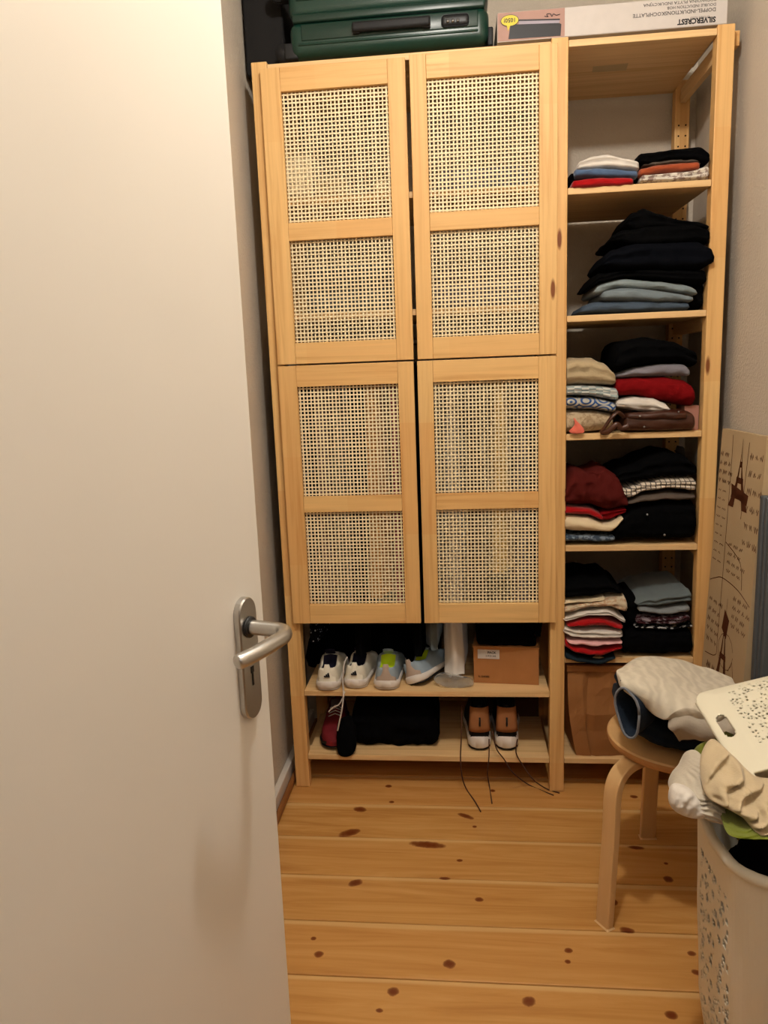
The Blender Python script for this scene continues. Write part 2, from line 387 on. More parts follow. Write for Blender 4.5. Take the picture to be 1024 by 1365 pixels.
CANE = NT('natural_cane', .55, .3); v = CANE.coords((60, 60, 60), False)
CANE = CANE.col(CANE.mix(CANE.noise(v, 1, 2), srgb(232, 212, 170), srgb(246, 232, 196)))
def webbing(x0, x1, z0, z1, yc, parent):
    """woven square mesh: flat strands going over and under each other"""
    P_ = .0112; hw = .0021; th = .0005; amp = .0010
    nx = round((x1-x0)/P_); nz = round((z1-z0)/P_); px = (x1-x0)/nx; pz = (z1-z0)/nz
    vs = []; fs = []
    def strand(fix, is_v, lo, n, p, ph):
        pts = [(-.5*p+lo, 0)]
        pts = [(lo+p*(k*.5), 0 if k % 2 == 0 else (1 if ((k//2)+ph) % 2 else -1)) for k in range(2*n+1)]
        jit = random.uniform(-.0006, .0006); wj = hw*random.uniform(.82, 1.15)
        base = len(vs)
        for (t, s) in pts:
            y = yc+s*amp
            for (dw, dy) in ((-wj, -th), (wj, -th), (wj, th), (-wj, th)):
                vs.append((fix+jit+dw, y+dy, t) if is_v else (t, y+dy, fix+jit+dw))
        for i in range(len(pts)-1):
            for k in range(4):
                a = base+i*4
                fs.append((a+k, a+(k+1) % 4, a+4+(k+1) % 4, a+4+k))
    for i in range(nx): strand(x0+px*(i+.5), True, z0, nz, pz, i)
    for j in range(nz): strand(z0+pz*(j+.5), False, x0, nx, px, j+1)
    o = mesh('cane_webbing', vs, fs, CANE, parent); o['kind'] = 'stuff'; return o
HINGE = plain('dark_hinge_steel', (.08, .08, .085), .4, .5, .8)
def cab_door(x0, x1, z0, z1, mid, lab, sw=(.054, .048)):
    d = tag(link(bpy.data.objects.new('door', None)), lab); d.parent = su; d.empty_display_size = .05
    d.location = (x0, -.011, z0)
    M = lambda a: (a[0]-x0, a[1]+.011, a[2]-z0)
    y0, y1 = -.021, -.0015; rt, rb, rm = .064, .062, .050
    def b(n, a, c, m): return box(n, M(a), M(c), m, d, .0012)
    b('stile', (x0, y0, z0), (x0+sw[0], y1, z1), PINE['z']); b('stile', (x1-sw[1], y0, z0), (x1, y1, z1), PINE['z'])
    for (a, c) in ((z1-rt, z1), (z0, z0+rb), (mid-rm/2, mid+rm/2)):
        b('rail', (x0+sw[0]+.0004, y0+.0008, a), (x1-sw[1]-.0004, y1, c), PINE['x'])
    a_, c_ = x0+sw[0]-.004-x0, x1-sw[1]+.004-x0
    webbing(x0+sw[0]+.0005-x0, x1-sw[1]-.0005-x0, z0+rb+.0005-z0, mid-rm/2-.0005-z0, .004, d)
    webbing(x0+sw[0]+.0005-x0, x1-sw[1]-.0005-x0, mid+rm/2+.0005-z0, z1-rt-.0005-z0, .004, d)
cab_door(.030, .443, 1.408, 2.234, 1.789, 'upper left cane door', (.056, .050))
cab_door(.455, .862, 1.408, 2.239, 1.795, 'upper right cane door', (.046, .050))
cab_door(.029, .442, .587, 1.403, .975, 'lower left cane door', (.056, .048))
cab_door(.453, .862, .587, 1.403, .976, 'lower right cane door', (.046, .052))

# ================================================================ FOLDED CLOTHES
def folded(name, label, cat, mat, top, bot, Y0=.0, dep=.28, group=None, lips=1, ytop=.02, cap=.05, nz=.0036, seed=0, groove=.011, parent=None, tilt=0):
    x0 = min(top[0][0], bot[0][0]); x1 = max(top[-1][0], bot[-1][0])
    NU, NV = 44, 40; vs = []; fs = []
    for i in range(NU+1):
        s = i/NU; px = x0+(x1-x0)*s
        pb = at(px, interp(bot, px), Y0); pt = at(px, interp(top, px), Y0+ytop)
        zb, zt = pb.z, max(pt.z, pb.z+.006); X = pb.x
        e = min(1, min(s, 1-s)/cap); e = math.sqrt(max(0, 1-(1-e)**2))
        h = (zt-zb)*(.22+.78*e); zc = (zt+zb)/2 - (zt-zb)*(1-e)*.12
        dd = dep*(.86+.14*e)
        ylo = Y0+(1-e)*.018
        for k in range(NV):
            a = 2*math.pi*k/NV; ca, sa = math.cos(a), math.sin(a)
            yy = math.copysign(abs(ca)**.35, ca)*.5+.5; zz = math.copysign(abs(sa)**.75, sa)
            tz = (zz+1)/2
            y = ylo+yy*dd; z = zc+zz*h/2
            if ca < 0:
                gr = abs(math.sin(lips*math.pi*tz))**.5 if lips > 1 else 1
                y += groove*(1-gr)*min(1, abs(ca)*3)
            n1 = noise.noise(Vector((X*14+seed, y*14, z*14))); n2 = noise.noise(Vector((X*45+seed, y*30+7, z*60)))
            n3 = noise.noise(Vector((X*5+seed*3, y*5, z*5)))
            n4 = noise.noise(Vector((X*9+seed, seed*2.0, z*85+y*22)))
            off = (n1*1.4+n2*.8+n4*.9)*nz
            XX = X+n3*nz*1.2
            if y+off*1.6 > -.004 and X > .88: XX = min(max(XX, .8945), 1.2855)
            vs.append((XX, y+off*1.6*(1 if ca < 0 else .3), z+off*(.9 if sa > 0 else .35)+tilt*(y-Y0)))
    for i in range(NU):
        for k in range(NV): fs.append((i*NV+k, i*NV+(k+1) % NV, (i+1)*NV+(k+1) % NV, (i+1)*NV+k))
    fs.append(tuple(range(NV))[::-1]); fs.append(tuple(NU*NV+k for k in range(NV)))
    o = mesh(name, vs, fs, mat, parent, True)
    if not parent: tag(o, label, cat, group)
    return o
G1, G2, G3, G4, G5 = ('folded clothes on the highest open shelf', 'folded trousers and tops on the second shelf', 'folded knitwear on the third shelf', 'folded clothes on the fourth shelf', 'folded tops on the lowest clothes shelf')
F = folded
# shelf 1
F('folded_shirt', 'folded red top at the bottom of the left pile, highest open shelf', 'top', CL['red'], [(762, 240), (790, 236), (847, 238)], [(762, 251.5), (800, 249.5), (847, 246)], -.012, .26, G1, 1, seed=1)
F('folded_shirt', 'folded black top just behind the red one, highest open shelf', 'top', CL['black'], [(760, 229), (800, 226), (853, 227)], [(760, 250), (800, 248), (853, 245)], .02, .26, G1, 2, seed=2)
F('folded_shirt', 'folded faded blue top in the left pile, highest open shelf', 'top', CL['blue'], [(766, 226), (800, 223), (852, 227)], [(766, 237), (800, 236), (852, 238)], -.006, .26, G1, 1, seed=3)
F('folded_shirt', 'folded white top crowning the left pile, highest open shelf', 'top', CL['white'], [(772, 219), (795, 211), (812, 208), (835, 213), (855, 219)], [(772, 226), (810, 224), (840, 226), (855, 227)], -.004, .24, G1, 2, seed=4, ytop=.05)
F('folded_shirt', 'folded white printed top at the bottom of the right pile, highest open shelf', 'top', CL['floral'], [(855, 233), (890, 230), (925, 226), (949, 219)], [(855, 243.5), (890, 242), (949, 239)], -.006, .26, G1, 2, seed=5)
F('folded_shirt', 'folded rust orange top in the right pile, highest open shelf', 'top', CL['rust'], [(851, 225), (880, 219), (910, 217), (934, 215)], [(851, 235), (880, 231), (934, 226)], -.002, .25, G1, 1, seed=6)
F('folded_shirt', 'folded charcoal top with a pale hem, highest open shelf', 'top', CL['brownish'], [(856, 217), (900, 213), (938, 212)], [(856, 223), (900, 218), (940, 217)], .004, .24, G1, 1, seed=7)
F('folded_shirt', 'folded black top crowning the right pile, highest open shelf', 'top', CL['black'], [(853, 206), (880, 202), (910, 199), (934, 196), (948, 207)], [(853, 220), (875, 221), (892, 214), (948, 216)], -.004, .25, G1, 2, seed=8, ytop=.04)
# shelf 2
F('folded_jeans', 'folded mid blue jeans at the bottom of the pile, second shelf', 'jeans', CL['denim_d'], [(776, 409), (795, 401), (850, 400), (921, 401)], [(776, 419), (850, 416.5), (921, 413.5)], -.004, .28, G2, 1, seed=11)
F('folded_jeans', 'folded pale jeans with a rounded fold, middle of the second shelf pile', 'jeans', CL['denim_m'], [(802, 386), (830, 382), (870, 385), (927, 394)], [(802, 400), (850, 402), (927, 402)], -.012, .28, G2, 1, seed=12)
F('folded_jeans', 'folded pale jeans with a stitched waistband, topmost of the jeans on the second shelf', 'jeans', CL['denim_l'], [(793, 381), (812, 374), (830, 371), (880, 374), (915, 379), (932, 387)], [(793, 393), (806, 391), (820, 385), (880, 387), (915, 392), (932, 393)], -.008, .28, G2, 1, seed=13)
F('folded_trousers', 'folded black trousers behind the pale jeans, second shelf', 'trousers', CL['black'], [(895, 376), (942, 374)], [(895, 414), (942, 412)], .03, .3, G2, 2, seed=14)
F('folded_trousers', 'folded black trousers lowest of the tall black heap, second shelf', 'trousers', CL['black'], [(788, 377), (800, 363), (850, 357), (946, 358)], [(788, 384), (800, 379), (830, 371), (880, 373), (930, 379), (946, 381)], -.012, .3, G2, 2, seed=15, nz=.004)
F('folded_trousers', 'folded black trousers bulging widest in the tall black heap, second shelf', 'trousers', CL['navy'], [(803, 343), (820, 330), (850, 321), (930, 318), (948, 326), (956, 342)], [(803, 357), (850, 360), (930, 362), (956, 352)], -.03, .3, G2, 2, seed=16, nz=.004)
F('folded_trousers', 'folded black trousers third from the bottom of the tall black heap', 'trousers', CL['black'], [(816, 316), (835, 306), (870, 299), (930, 297), (950, 304)], [(816, 322), (850, 328), (900, 327), (950, 325)], -.018, .3, G2, 2, seed=17, nz=.004)
F('folded_tshirt', 'crumpled black top peaking on the tall black heap, second shelf', 'top', CL['black'], [(835, 291), (850, 280), (860, 275), (875, 280), (905, 291), (930, 294), (946, 300)], [(835, 302), (850, 309), (900, 305), (946, 304)], .0, .26, G2, 2, seed=18, nz=.005)
# shelf 3
F('folded_jumper', 'folded speckled oat jumper at the bottom of the left pile, third shelf', 'jumper', CL['oat'], [(752, 547), (790, 547), (818, 550)], [(752, 577.5), (780, 577), (818, 575)], .004, .28, G3, 1, seed=21)
F('folded_jumper', 'folded blue and grey patterned jumper, third shelf', 'jumper', CL['delft'], [(752, 528), (790, 529), (822, 535)], [(752, 547), (790, 546), (822, 550)], -.002, .28, G3, 1, seed=22)
F('folded_shirt', 'folded grey and white checked shirt, third shelf', 'shirt', CL['check'], [(752, 514), (790, 513), (826, 516)], [(752, 528), (790, 528), (826, 535)], -.006, .28, G3, 2, seed=23)
F('folded_jumper', 'folded tan knitted jumper crowning the left pile, third shelf', 'jumper', CL['tan'], [(752, 481), (768, 476), (790, 477), (808, 483), (823, 497)], [(752, 514), (800, 513), (823, 514)], -.004, .28, G3, 2, seed=24, ytop=.06)
F('folded_shirt', 'folded white shirt under the deep red jumper, third shelf', 'shirt', CL['white'], [(822, 533), (850, 528), (872, 528), (888, 535), (898, 545)], [(822, 543), (860, 550), (898, 551)], -.004, .26, G3, 3, seed=25)
F('folded_jumper', 'folded deep red jumper on the right pile, third shelf', 'jumper', CL['dred'], [(821, 504), (850, 502), (890, 501), (915, 506), (930, 515)], [(821, 529), (850, 527), (890, 536), (915, 541), (930, 543)], -.002, .28, G3, 1, seed=26)
F('folded_shirt', 'folded grey shirt between the red jumper and the black one, third shelf', 'shirt', CL['grey'], [(823, 499), (850, 489), (880, 485), (911, 484), (921, 490)], [(823, 504), (860, 502), (921, 502)], .006, .27, G3, 1, seed=27)
F('folded_jumper', 'folded black jumper crowning the right pile, third shelf', 'jumper', CL['black'], [(821, 459), (840, 452), (862, 449), (900, 455), (932, 468)], [(821, 498), (840, 491), (880, 485), (912, 484), (932, 490)], .0, .28, G3, 2, seed=28, ytop=.05)
# shelf 4
F('folded_tshirt', 'folded speckled blue top at the bottom of the left pile, fourth shelf', 'top', CL['speck'], [(752, 711), (790, 711), (821, 712)], [(752, 724.5), (790, 724), (821, 722.5)], -.002, .28, G4, 1, seed=31)
F('folded_blouse', 'folded cream blouse with a flicked up end, fourth shelf', 'blouse', CL['cream'], [(752, 687), (785, 689), (805, 697), (815, 696), (832, 686)], [(752, 709), (790, 711), (815, 711), (832, 694)], -.012, .28, G4, 1, seed=32, cap=.03)
F('folded_tshirt', 'folded bright red top under the maroon one, fourth shelf', 'top', CL['red'], [(752, 672), (785, 676), (804, 684)], [(752, 687), (785, 688), (804, 695)], -.004, .28, G4, 1, seed=33)
F('folded_tshirt', 'folded wine red top squeezed beside the cream blouse, fourth shelf', 'top', CL['dred'], [(800, 681), (820, 677), (836, 674)], [(800, 695), (815, 696), (836, 685)], .0, .27, G4, 2, seed=34)
F('crumpled_blouse', 'crumpled maroon satin blouse crowning the left pile, fourth shelf', 'blouse', CL['maroon'], [(752, 642), (768, 624), (785, 629), (806, 622), (825, 632), (839, 664)], [(752, 674), (790, 677), (815, 682), (839, 676)], -.008, .26, G4, 1, seed=35, nz=.007, ytop=.04)
F('folded_jeans', 'folded black jeans with metal buttons, fourth shelf', 'jeans', CL['black'], [(818, 692), (845, 675), (880, 668), (930, 668)], [(818, 723), (870, 722.5), (930, 722)], -.008, .3, G4, 3, seed=36)
F('folded_tshirt', 'folded taupe top under the plaid shirt, fourth shelf', 'top', CL['brownish'], [(836, 666), (860, 658), (890, 654), (929, 657)], [(836, 673), (860, 670), (890, 668), (929, 668)], .0, .28, G4, 1, seed=37)
F('folded_shirt', 'folded cream plaid shirt arching over the black jeans, fourth shelf', 'shirt', CL['plaid'], [(828, 651), (860, 643), (890, 638), (930, 637)], [(828, 656), (838, 667), (860, 657), (890, 653), (930, 656)], -.006, .28, G4, 2, seed=38, cap=.03)
F('folded_tshirt', 'heaped black top crowning the right pile, fourth shelf', 'top', CL['black'], [(822, 628), (845, 619), (870, 607), (890, 601), (910, 604), (931, 618)], [(822, 648), (860, 642), (890, 637), (931, 636)], -.002, .28, G4, 2, seed=39, ytop=.05, nz=.004)
F('folded_sock', 'small pale grey garment tucked behind the black top, fourth shelf', 'garment', CL['lgrey'], [(912, 596), (931, 598)], [(912, 612), (931, 616)], .16, .10, G4, 1, seed=40)
# shelf 5
F('folded_tshirt', 'folded dark teal top drooping over the shelf edge, left pile, lowest clothes shelf', 'top', CL['teal'], [(752, 868), (770, 874), (800, 877), (822, 872)], [(752, 880), (775, 886), (805, 888), (822, 880)], -.02, .28, G5, 1, seed=41)
F('folded_tshirt', 'folded red top second from the bottom, lowest clothes shelf', 'top', CL['red'], [(752, 851), (765, 859), (800, 864), (831, 857)], [(752, 866), (770, 873), (805, 877), (831, 867)], -.026, .28, G5, 1, seed=42)
F('folded_tshirt', 'folded pink top in the left pile, lowest clothes shelf', 'top', CL['pink'], [(757, 852), (790, 854), (831, 852)], [(757, 858), (768, 862), (790, 864), (831, 857)], -.03, .28, G5, 1, seed=43)
F('folded_tshirt', 'folded white top under the upper red one, lowest clothes shelf', 'top', CL['white'], [(752, 833), (770, 838), (800, 837), (832, 839)], [(752, 848), (770, 853), (800, 854), (832, 852)], -.026, .28, G5, 2, seed=44)
F('folded_tshirt', 'folded arched red top in the middle of the left pile, lowest clothes shelf', 'top', CL['red'], [(757, 829), (785, 822), (800, 822), (832, 832)], [(757, 838), (785, 837), (832, 839)], -.024, .28, G5, 1, seed=45)
F('folded_tshirt', 'folded white top over the arched red one, lowest clothes shelf', 'top', CL['white'], [(752, 820), (780, 814), (810, 811), (836, 824)], [(752, 829), (765, 829), (785, 822), (815, 823), (836, 833)], -.022, .28, G5, 2, seed=46)
F('folded_tshirt', 'folded printed beige top with rounded right fold, lowest clothes shelf', 'top', CL['beige'], [(752, 807), (790, 802), (812, 796), (832, 793), (838, 800)], [(752, 819), (790, 813), (812, 811), (838, 820)], -.018, .28, G5, 3, seed=47)
F('folded_tshirt', 'folded cream top below the black one, left pile, lowest clothes shelf', 'top', CL['cream'], [(752, 801), (775, 799), (808, 796)], [(752, 807), (790, 803), (808, 800)], -.010, .27, G5, 1, seed=48)
F('folded_tshirt', 'folded black top crowning the left pile, lowest clothes shelf', 'top', CL['black'], [(752, 772), (780, 768), (795, 771), (812, 769), (832, 785)], [(752, 801), (790, 799), (810, 795), (832, 792)], -.004, .28, G5, 2, seed=49, ytop=.06)
F('folded_tshirt', 'folded black printed top at the bottom of the right pile, lowest clothes shelf', 'top', CL['black'], [(829, 845), (845, 838), (870, 836), (924, 838)], [(829, 875), (870, 876), (924, 875.5)], -.004, .3, G5, 3, seed=50)
F('folded_tshirt', 'folded black top with white lettering strokes, right pile, lowest clothes shelf', 'top', CL['gtop'], [(848, 833), (875, 834), (905, 834), (924, 828)], [(848, 839), (880, 840), (924, 838)], .0, .28, G5, 1, seed=51)
F('folded_blouse', 'folded dark floral blouse in the right pile, lowest clothes shelf', 'blouse', CL['dflor'], [(848, 820), (880, 821), (922, 817)], [(848, 834), (880, 836), (905, 834), (922, 828)], -.004, .28, G5, 2, seed=52)
F('folded_shirt', 'folded pale grey shirt in the right pile, lowest clothes shelf', 'shirt', CL['lgrey'], [(851, 807), (880, 810), (922, 805)], [(851, 817), (880, 821), (922, 818)], -.006, .28, G5, 1, seed=53)
F('folded_shirt', 'folded blue grey shirt crowning the right pile, lowest clothes shelf', 'shirt', CL['bgrey'], [(848, 797), (865, 790), (890, 785), (923, 782)], [(848, 808), (870, 811), (923, 806)], -.002, .28, G5, 2, seed=54, ytop=.05)
F('folded_sock', 'black garment slumped between the two piles, lowest clothes shelf', 'garment', CL['black'], [(833, 797), (845, 791), (853, 800)], [(833, 838), (846, 840), (853, 838)], .02, .2, G5, 2, seed=55)

# pillow-like lumps from an outline: a body with real thickness, folds pressed into it
def lump(name, label, cat, mat, outline, Ya, Yb, T, parent=None, group=None, fold=(.0, 30, 0, 0), nz=.004, seed=0, rings=14, back=.5, warp=4.0, dens=6):
    """outline: pixel polygon on a plane whose depth runs from Ya (top of outline) to Yb (bottom)"""
    n = len(outline); ys = [p[1] for p in outline]; ylo, yhi = min(ys), max(ys)
    dense = []
    for i in range(n):
        p0, p1, p2, p3 = [Vector((*outline[(i+k-1) % n], 0)) for k in range(4)]
        for k in range(dens):
            t = k/dens; dense.append(0.5*((2*p1)+(p2-p0)*t+(2*p0-5*p1+4*p2-p3)*t*t+(3*p1-p0-3*p2+p3)*t**3))
    m = len(dense); cx = sum(p.x for p in dense)/m; cy = sum(p.y for p in dense)/m
    Yf = lambda py: Ya+(Yb-Ya)*(py-ylo)/(yhi-ylo)
    vs = []; fs = []
    def put(r, q, side):
        px = cx+(q.x-cx)*r; py = cy+(q.y-cy)*r
        P_ = at(px, py, Yf(py)); h = math.sqrt(max(0, 1-r*r))
        ang, fr, dx, dy = fold[0], fold[1], math.cos(fold[2]), math.sin(fold[2])
        w_ = (px*dx+py*dy)/100
        w2 = w_+.06*noise.noise(Vector((px*.03+seed, py*.03, 0)))*warp
        f_ = ang*math.sin(w2*fr)*min(1, h*1.4)
        nn = noise.noise(Vector((px*.045+seed, py*.045, seed)))*nz*1.6+noise.noise(Vector((px*.14+seed, py*.14, 2)))*nz*.7
        d = (P_-CAM).normalized(); d = Vector((d.x*.3, d.y, d.z*.6)).normalized()
        if side > 0: vs.append(P_-d*(T*h**.8+f_+nn*min(1, h*2)))
        else: vs.append(P_+d*(T*back*h))
    put(0, dense[0], 1)
    for j in range(1, rings+1):
        for q in dense: put(math.sin(j/rings*math.pi/2), q, 1)
    for i in range(m): fs.append((0, 1+i, 1+(i+1) % m))
    for j in range(rings-1):
        a = 1+j*m
        for i in range(m): fs.append((a+i, a+m+i, a+m+(i+1) % m, a+(i+1) % m))
    last = 1+(rings-1)*m; c0 = len(vs); put(0, dense[0], -1)
    prev = last
    for j in range(rings//2-1, 0, -1):
        b = len(vs)
        for q in dense: put(math.sin(j/(rings//2)*math.pi/2), q, -1)
        for i in range(m): fs.append((prev+i, b+i, b+(i+1) % m, prev+(i+1) % m))
        prev = b
    for i in range(m): fs.append((prev+i, c0, prev+(i+1) % m))
    o = mesh(name, vs, fs, mat, parent, True)
    if not parent: tag(o, label, cat, group)
    return o
# metal buttons on the black jeans
jb = [o for o in COL.objects if o.get('label', '').startswith('folded black jeans with metal')][0]
for (px, py) in ((863, 686), (886, 713)):
    p = at(px, py, -.016)
    bm = bmesh.new(); bmesh.ops.create_uvsphere(bm, u_segments=12, v_segments=8, radius=.0036, matrix=Matrix.Translation(p)); bmo('button', bm, CHROME, jb, True)
lump('crumpled_cloth', 'small crumpled coral cloth on the oat jumper, third shelf', 'cloth', CL['coral'], [(759, 575), (766, 566), (765, 557), (770, 562), (778, 571), (778, 577), (765, 578)], -.006, -.012, .006, nz=.003, seed=3)
# brown leather bag on shelf 3
LEA = NT('dark_brown_leather', .35, .5); v = LEA.coords(rnd=False); LEA.bump(LEA.noise(v, 60, 3), .3, .002)
LEA = LEA.col(LEA.mix(LEA.noise(v, 12, 2), srgb(44, 20, 12), srgb(76, 38, 22)))
bag = empty('leather_bag', at(880, 576, 0), 0, 'dark brown leather bag lying flat with crumpled strap, third shelf', 'bag')
def under(o, root):
    o.parent = root; bpy.context.view_layer.update(); o.matrix_parent_inverse = root.matrix_world.inverted()
o = F('bag_body', '', '', LEA, [(832, 552), (860, 551), (890, 548), (915, 547), (929, 552)], [(832, 575.5), (880, 575), (929, 574)], -.02, .16, None, 1, seed=60, nz=.002, parent=bag); under(o, bag)
o = F('bag_flap', '', '', LEA, [(836, 551), (860, 549), (890, 546), (918, 547)], [(836, 560), (860, 561), (890, 561), (918, 560)], -.028, .12, None, 1, seed=61, nz=.002, parent=bag); under(o, bag)
pth = [at(832, 556, -.01), at(824, 550, -.02), at(815, 557, -.025), at(806, 570, -.02), at(802, 576, -.015), at(811, 575, -.03), at(822, 566, -.035), at(829, 571, -.03), at(838, 568, -.03)]
o = tube('bag_strap', smooth_path(pth, 6), .0085, LEA, bag, 10, .6); under(o, bag)
for (px, py) in ((853, 555), (859, 569), (905, 549)):
    bm = bmesh.new(); bmesh.ops.create_uvsphere(bm, u_segments=10, v_segments=6, radius=.003, matrix=Matrix.Translation(at(px, py, -.031))); o = bmo('rivet', bm, CHROME, bag, True); under(o, bag)
PINKB = plain('dusty_pink_card', srgb(170, 120, 106), .8, .2)
a = at(913, 541, .03); b = at(934, 573, .03)
tag(box('small_box', (a.x, .03, Z3+.0006), (1.2845, .12, a.z), PINKB, None, .001), 'small dusty pink box behind the leather bag, third shelf', 'box')

# ================================================================ INSIDE THE CABINET
# folded things behind the upper doors
GU = 'folded clothes behind the upper cane doors'
def slab(name, label, mat, x0, x1, z0, z1, y0, dep, seed, lips=2, cat='top', g=GU):
    NU, NV = 20, 24; vs = []; fs = []
    for i in range(NU+1):
        s = i/NU; e = min(1, min(s, 1-s)/.1); e = math.sqrt(max(0, 1-(1-e)**2)); h = (z1-z0)*(.15+.85*e)
        for k in range(NV):
            a = 2*math.pi*k/NV; ca, sa = math.cos(a), math.sin(a)
            y = y0+(math.copysign(abs(ca)**.35, ca)*.5+.5)*dep; z = (z0+z1)/2+math.copysign(abs(sa)**.7, sa)*h/2
            if ca < 0: y += .01*(1-abs(math.sin(lips*math.pi*(z-z0)/(z1-z0)))**.5)
            nn = noise.noise(Vector((s*6+seed, y*14, z*20)))*.003
            vs.append((x0+(x1-x0)*s, y+nn, z+nn*(1 if sa > 0 else 0)))
    for i in range(NU):
        for k in range(NV): fs.append((i*NV+k, i*NV+(k+1) % NV, (i+1)*NV+(k+1) % NV, (i+1)*NV+k))
    fs.append(tuple(range(NV))[::-1]); fs.append(tuple(NU*NV+k for k in range(NV)))
    return tag(mesh(name, vs, fs, mat, None, True), label, cat, g)
slab('folded_towel', 'folded pale yellow towel behind the upper left cane door', CL['cream'], .075, .155, 1.886, 2.03, .03, .3, 1, 4, 'towel')
slab('folded_towel', 'folded cream towel beside the yellow one, behind the upper left cane door', CL['sand'], .165, .255, 1.886, 1.955, .02, .3, 2, 2, 'towel')
slab('folded_towel', 'small folded cream towel at the right behind the upper left cane door', CL['cream'], .34, .40, 1.886, 1.94, .02, .3, 3, 2, 'towel')
slab('folded_sheet', 'folded grey bed sheet behind the upper right cane door', CL['grey'], .52, .80, 1.886, 1.99, .16, .24, 4, 3, 'linen')
slab('folded_sheet', 'folded taupe linen on the cabinet shelf, lower half of upper left door', CL['bgrey'], .09, .40, 1.556, 1.72, .17, .24, 5, 4, 'linen')
slab('folded_sheet', 'folded grey brown linen on the cabinet shelf, lower half of upper right door', CL['grey'], .50, .81, 1.556, 1.70, .17, .24, 6, 4, 'linen')
# hanging garments, seen edge on
HW = plain('hanger_wood', srgb(150, 100, 56), .5, .4)
GH = 'garments hanging from the clothes rail'
def hanging(name, label, mat, x0, x1, zb, seed, ztop=1.40, yc=.235, hd=.19, cat='garment', flare=1.0):
    t = empty(name, ((x0+x1)/2, yc, 1.47), 0, label, cat, GH)
    cx = 0; hw = (x1-x0)/2; vs = []; fs = []; NZ, NA = 26, 32
    for j in range(NZ+1):
        s = j/NZ; z = (ztop-(ztop-zb)*s)-1.47
        sh = min(1, (s*(ztop-zb))/.10); sh = .25+.75*math.sqrt(max(0, 1-(1-sh)**2))
        for k in range(NA):
            a = 2*math.pi*k/NA; ca, sa = math.cos(a), math.sin(a)
            pl_ = 1+.20*math.sin(a*5+seed)*s+.10*math.sin(a*9+seed*2)*s
            x = hw*(.55+.45*s*flare)*math.copysign(abs(ca)**.8, ca)*pl_
            y = -hd*sh*math.copysign(abs(sa)**.8, sa)*(1+.04*math.sin(a*7+seed))
            x += .006*noise.noise(Vector((seed, z*6, y*6)))
            vs.append((x, y, z+.004*math.sin(a*3+seed)*s))
    for j in range(NZ):
        for k in range(NA): fs.append((j*NA+k, j*NA+(k+1) % NA, (j+1)*NA+(k+1) % NA, (j+1)*NA+k))
    fs.append(tuple(range(NA))); fs.append(tuple(NZ*NA+k for k in range(NA))[::-1])
    mesh('cloth', vs, fs, mat, t, True)
    hk = [(0, 0, ztop-1.47-.005), (0, 0, -.022), (0, .008, -.013), (0, .0135, 0), (0, .0095, .0095), (0, 0, .0135), (0, -.0095, .0095), (0, -.0135, 0)]
    tube('hanger_hook', smooth_path(hk, 4), .0017, CHROME, t, 6)
    return t
K = {k: CL[k] for k in CL}
hanging('hanging_coat', 'spangled black garment hanging furthest left behind the lower left cane door', CL['glit'], .050, .105, .50, 1, cat='coat')
hanging('hanging_coat', 'mauve brown garment hanging second from left behind the lower left door', cloth('mauve_brown', srgb(120, 88, 84)), .108, .155, .60, 2)
hanging('hanging_coat', 'sage grey garment hanging behind the middle of the lower left door', cloth('sage_grey', srgb(112, 110, 90)), .158, .205, .60, 3)
hanging('hanging_coat', 'black coat hanging lowest behind the lower left cane door', CL['black'], .208, .262, .45, 4, cat='coat')
hanging('hanging_dress', 'sandy orange dress seen through the right part of the lower left door', cloth('sandy_orange', srgb(230, 168, 100)), .258, .348, .66, 5, cat='dress', hd=.215)
hanging('hanging_dress', 'dusty pink dress hanging beside the sandy orange one', cloth('dusty_pink', srgb(176, 92, 100)), .350, .396, .62, 6, cat='dress', hd=.21)
hanging('hanging_coat', 'black garment hanging behind the gap between the doors', CL['black'], .398, .450, .45, 7, cat='coat')
hanging('hanging_shirt', 'blue grey shirt hem hanging left of the white trousers', CL['bgrey'], .453, .498, .47, 8, cat='shirt')
hanging('hanging_trousers', 'white trousers hanging down below the doors onto the shoe shelf', CL['white'], .505, .588, .374, 9, hd=.17, cat='trousers', flare=.8)
hanging('hanging_coat', 'dark grey garment hanging behind the lower right cane door', CL['brownish'], .595, .650, .56, 10)
hanging('hanging_dress', 'straw yellow dress seen through the lower right cane door', cloth('straw_yellow', srgb(236, 198, 120)), .655, .742, .74, 11, cat='dress', hd=.215)
hanging('hanging_coat', 'grey garment hanging right of the straw yellow dress', CL['grey'], .745, .795, .60, 12)
hanging('hanging_coat', 'charcoal garment hanging furthest right, above the cardboard shoebox', CL['navy'], .797, .838, .52, 13)

# ================================================================ ON TOP: SUITCASE AND BOX
GRN = NT('dark_green_shell', .33, .5); v = GRN.coords(rnd=False); GRN.bump(GRN.noise(v, 350, 2), .12, .0008); GRN = GRN.col(srgb(10, 48, 38))
GRN2 = plain('dark_green_rib', srgb(8, 42, 33), .35, .5)
RUB = plain('black_rubber', (.01, .01, .011), .6, .3)
sc = empty('suitcase', (.118, .0, 2.262), 0, 'dark green hard shell suitcase lying on top of the cabinet', 'suitcase')
def rbox(name, a, b, r, mat, parent, seg=5):
    bm = bmesh.new(); add_box(bm, a, b)
    bmesh.ops.bevel(bm, geom=list(bm.edges), offset=r, segments=seg, affect='EDGES', profile=.5)
    return bmo(name, bm, mat, parent, True)
sl = .560
rbox('lower_shell', (-.006, .012, .006), (sl, .40, .104), .028, GRN, sc)
rbox('upper_shell', (-.006, .012, .106), (sl, .40, .215), .028, GRN, sc)
rbox('frame_band', (.006, .0085, .094), (sl-.01, .41, .118), .006, GRN2, sc, 3)
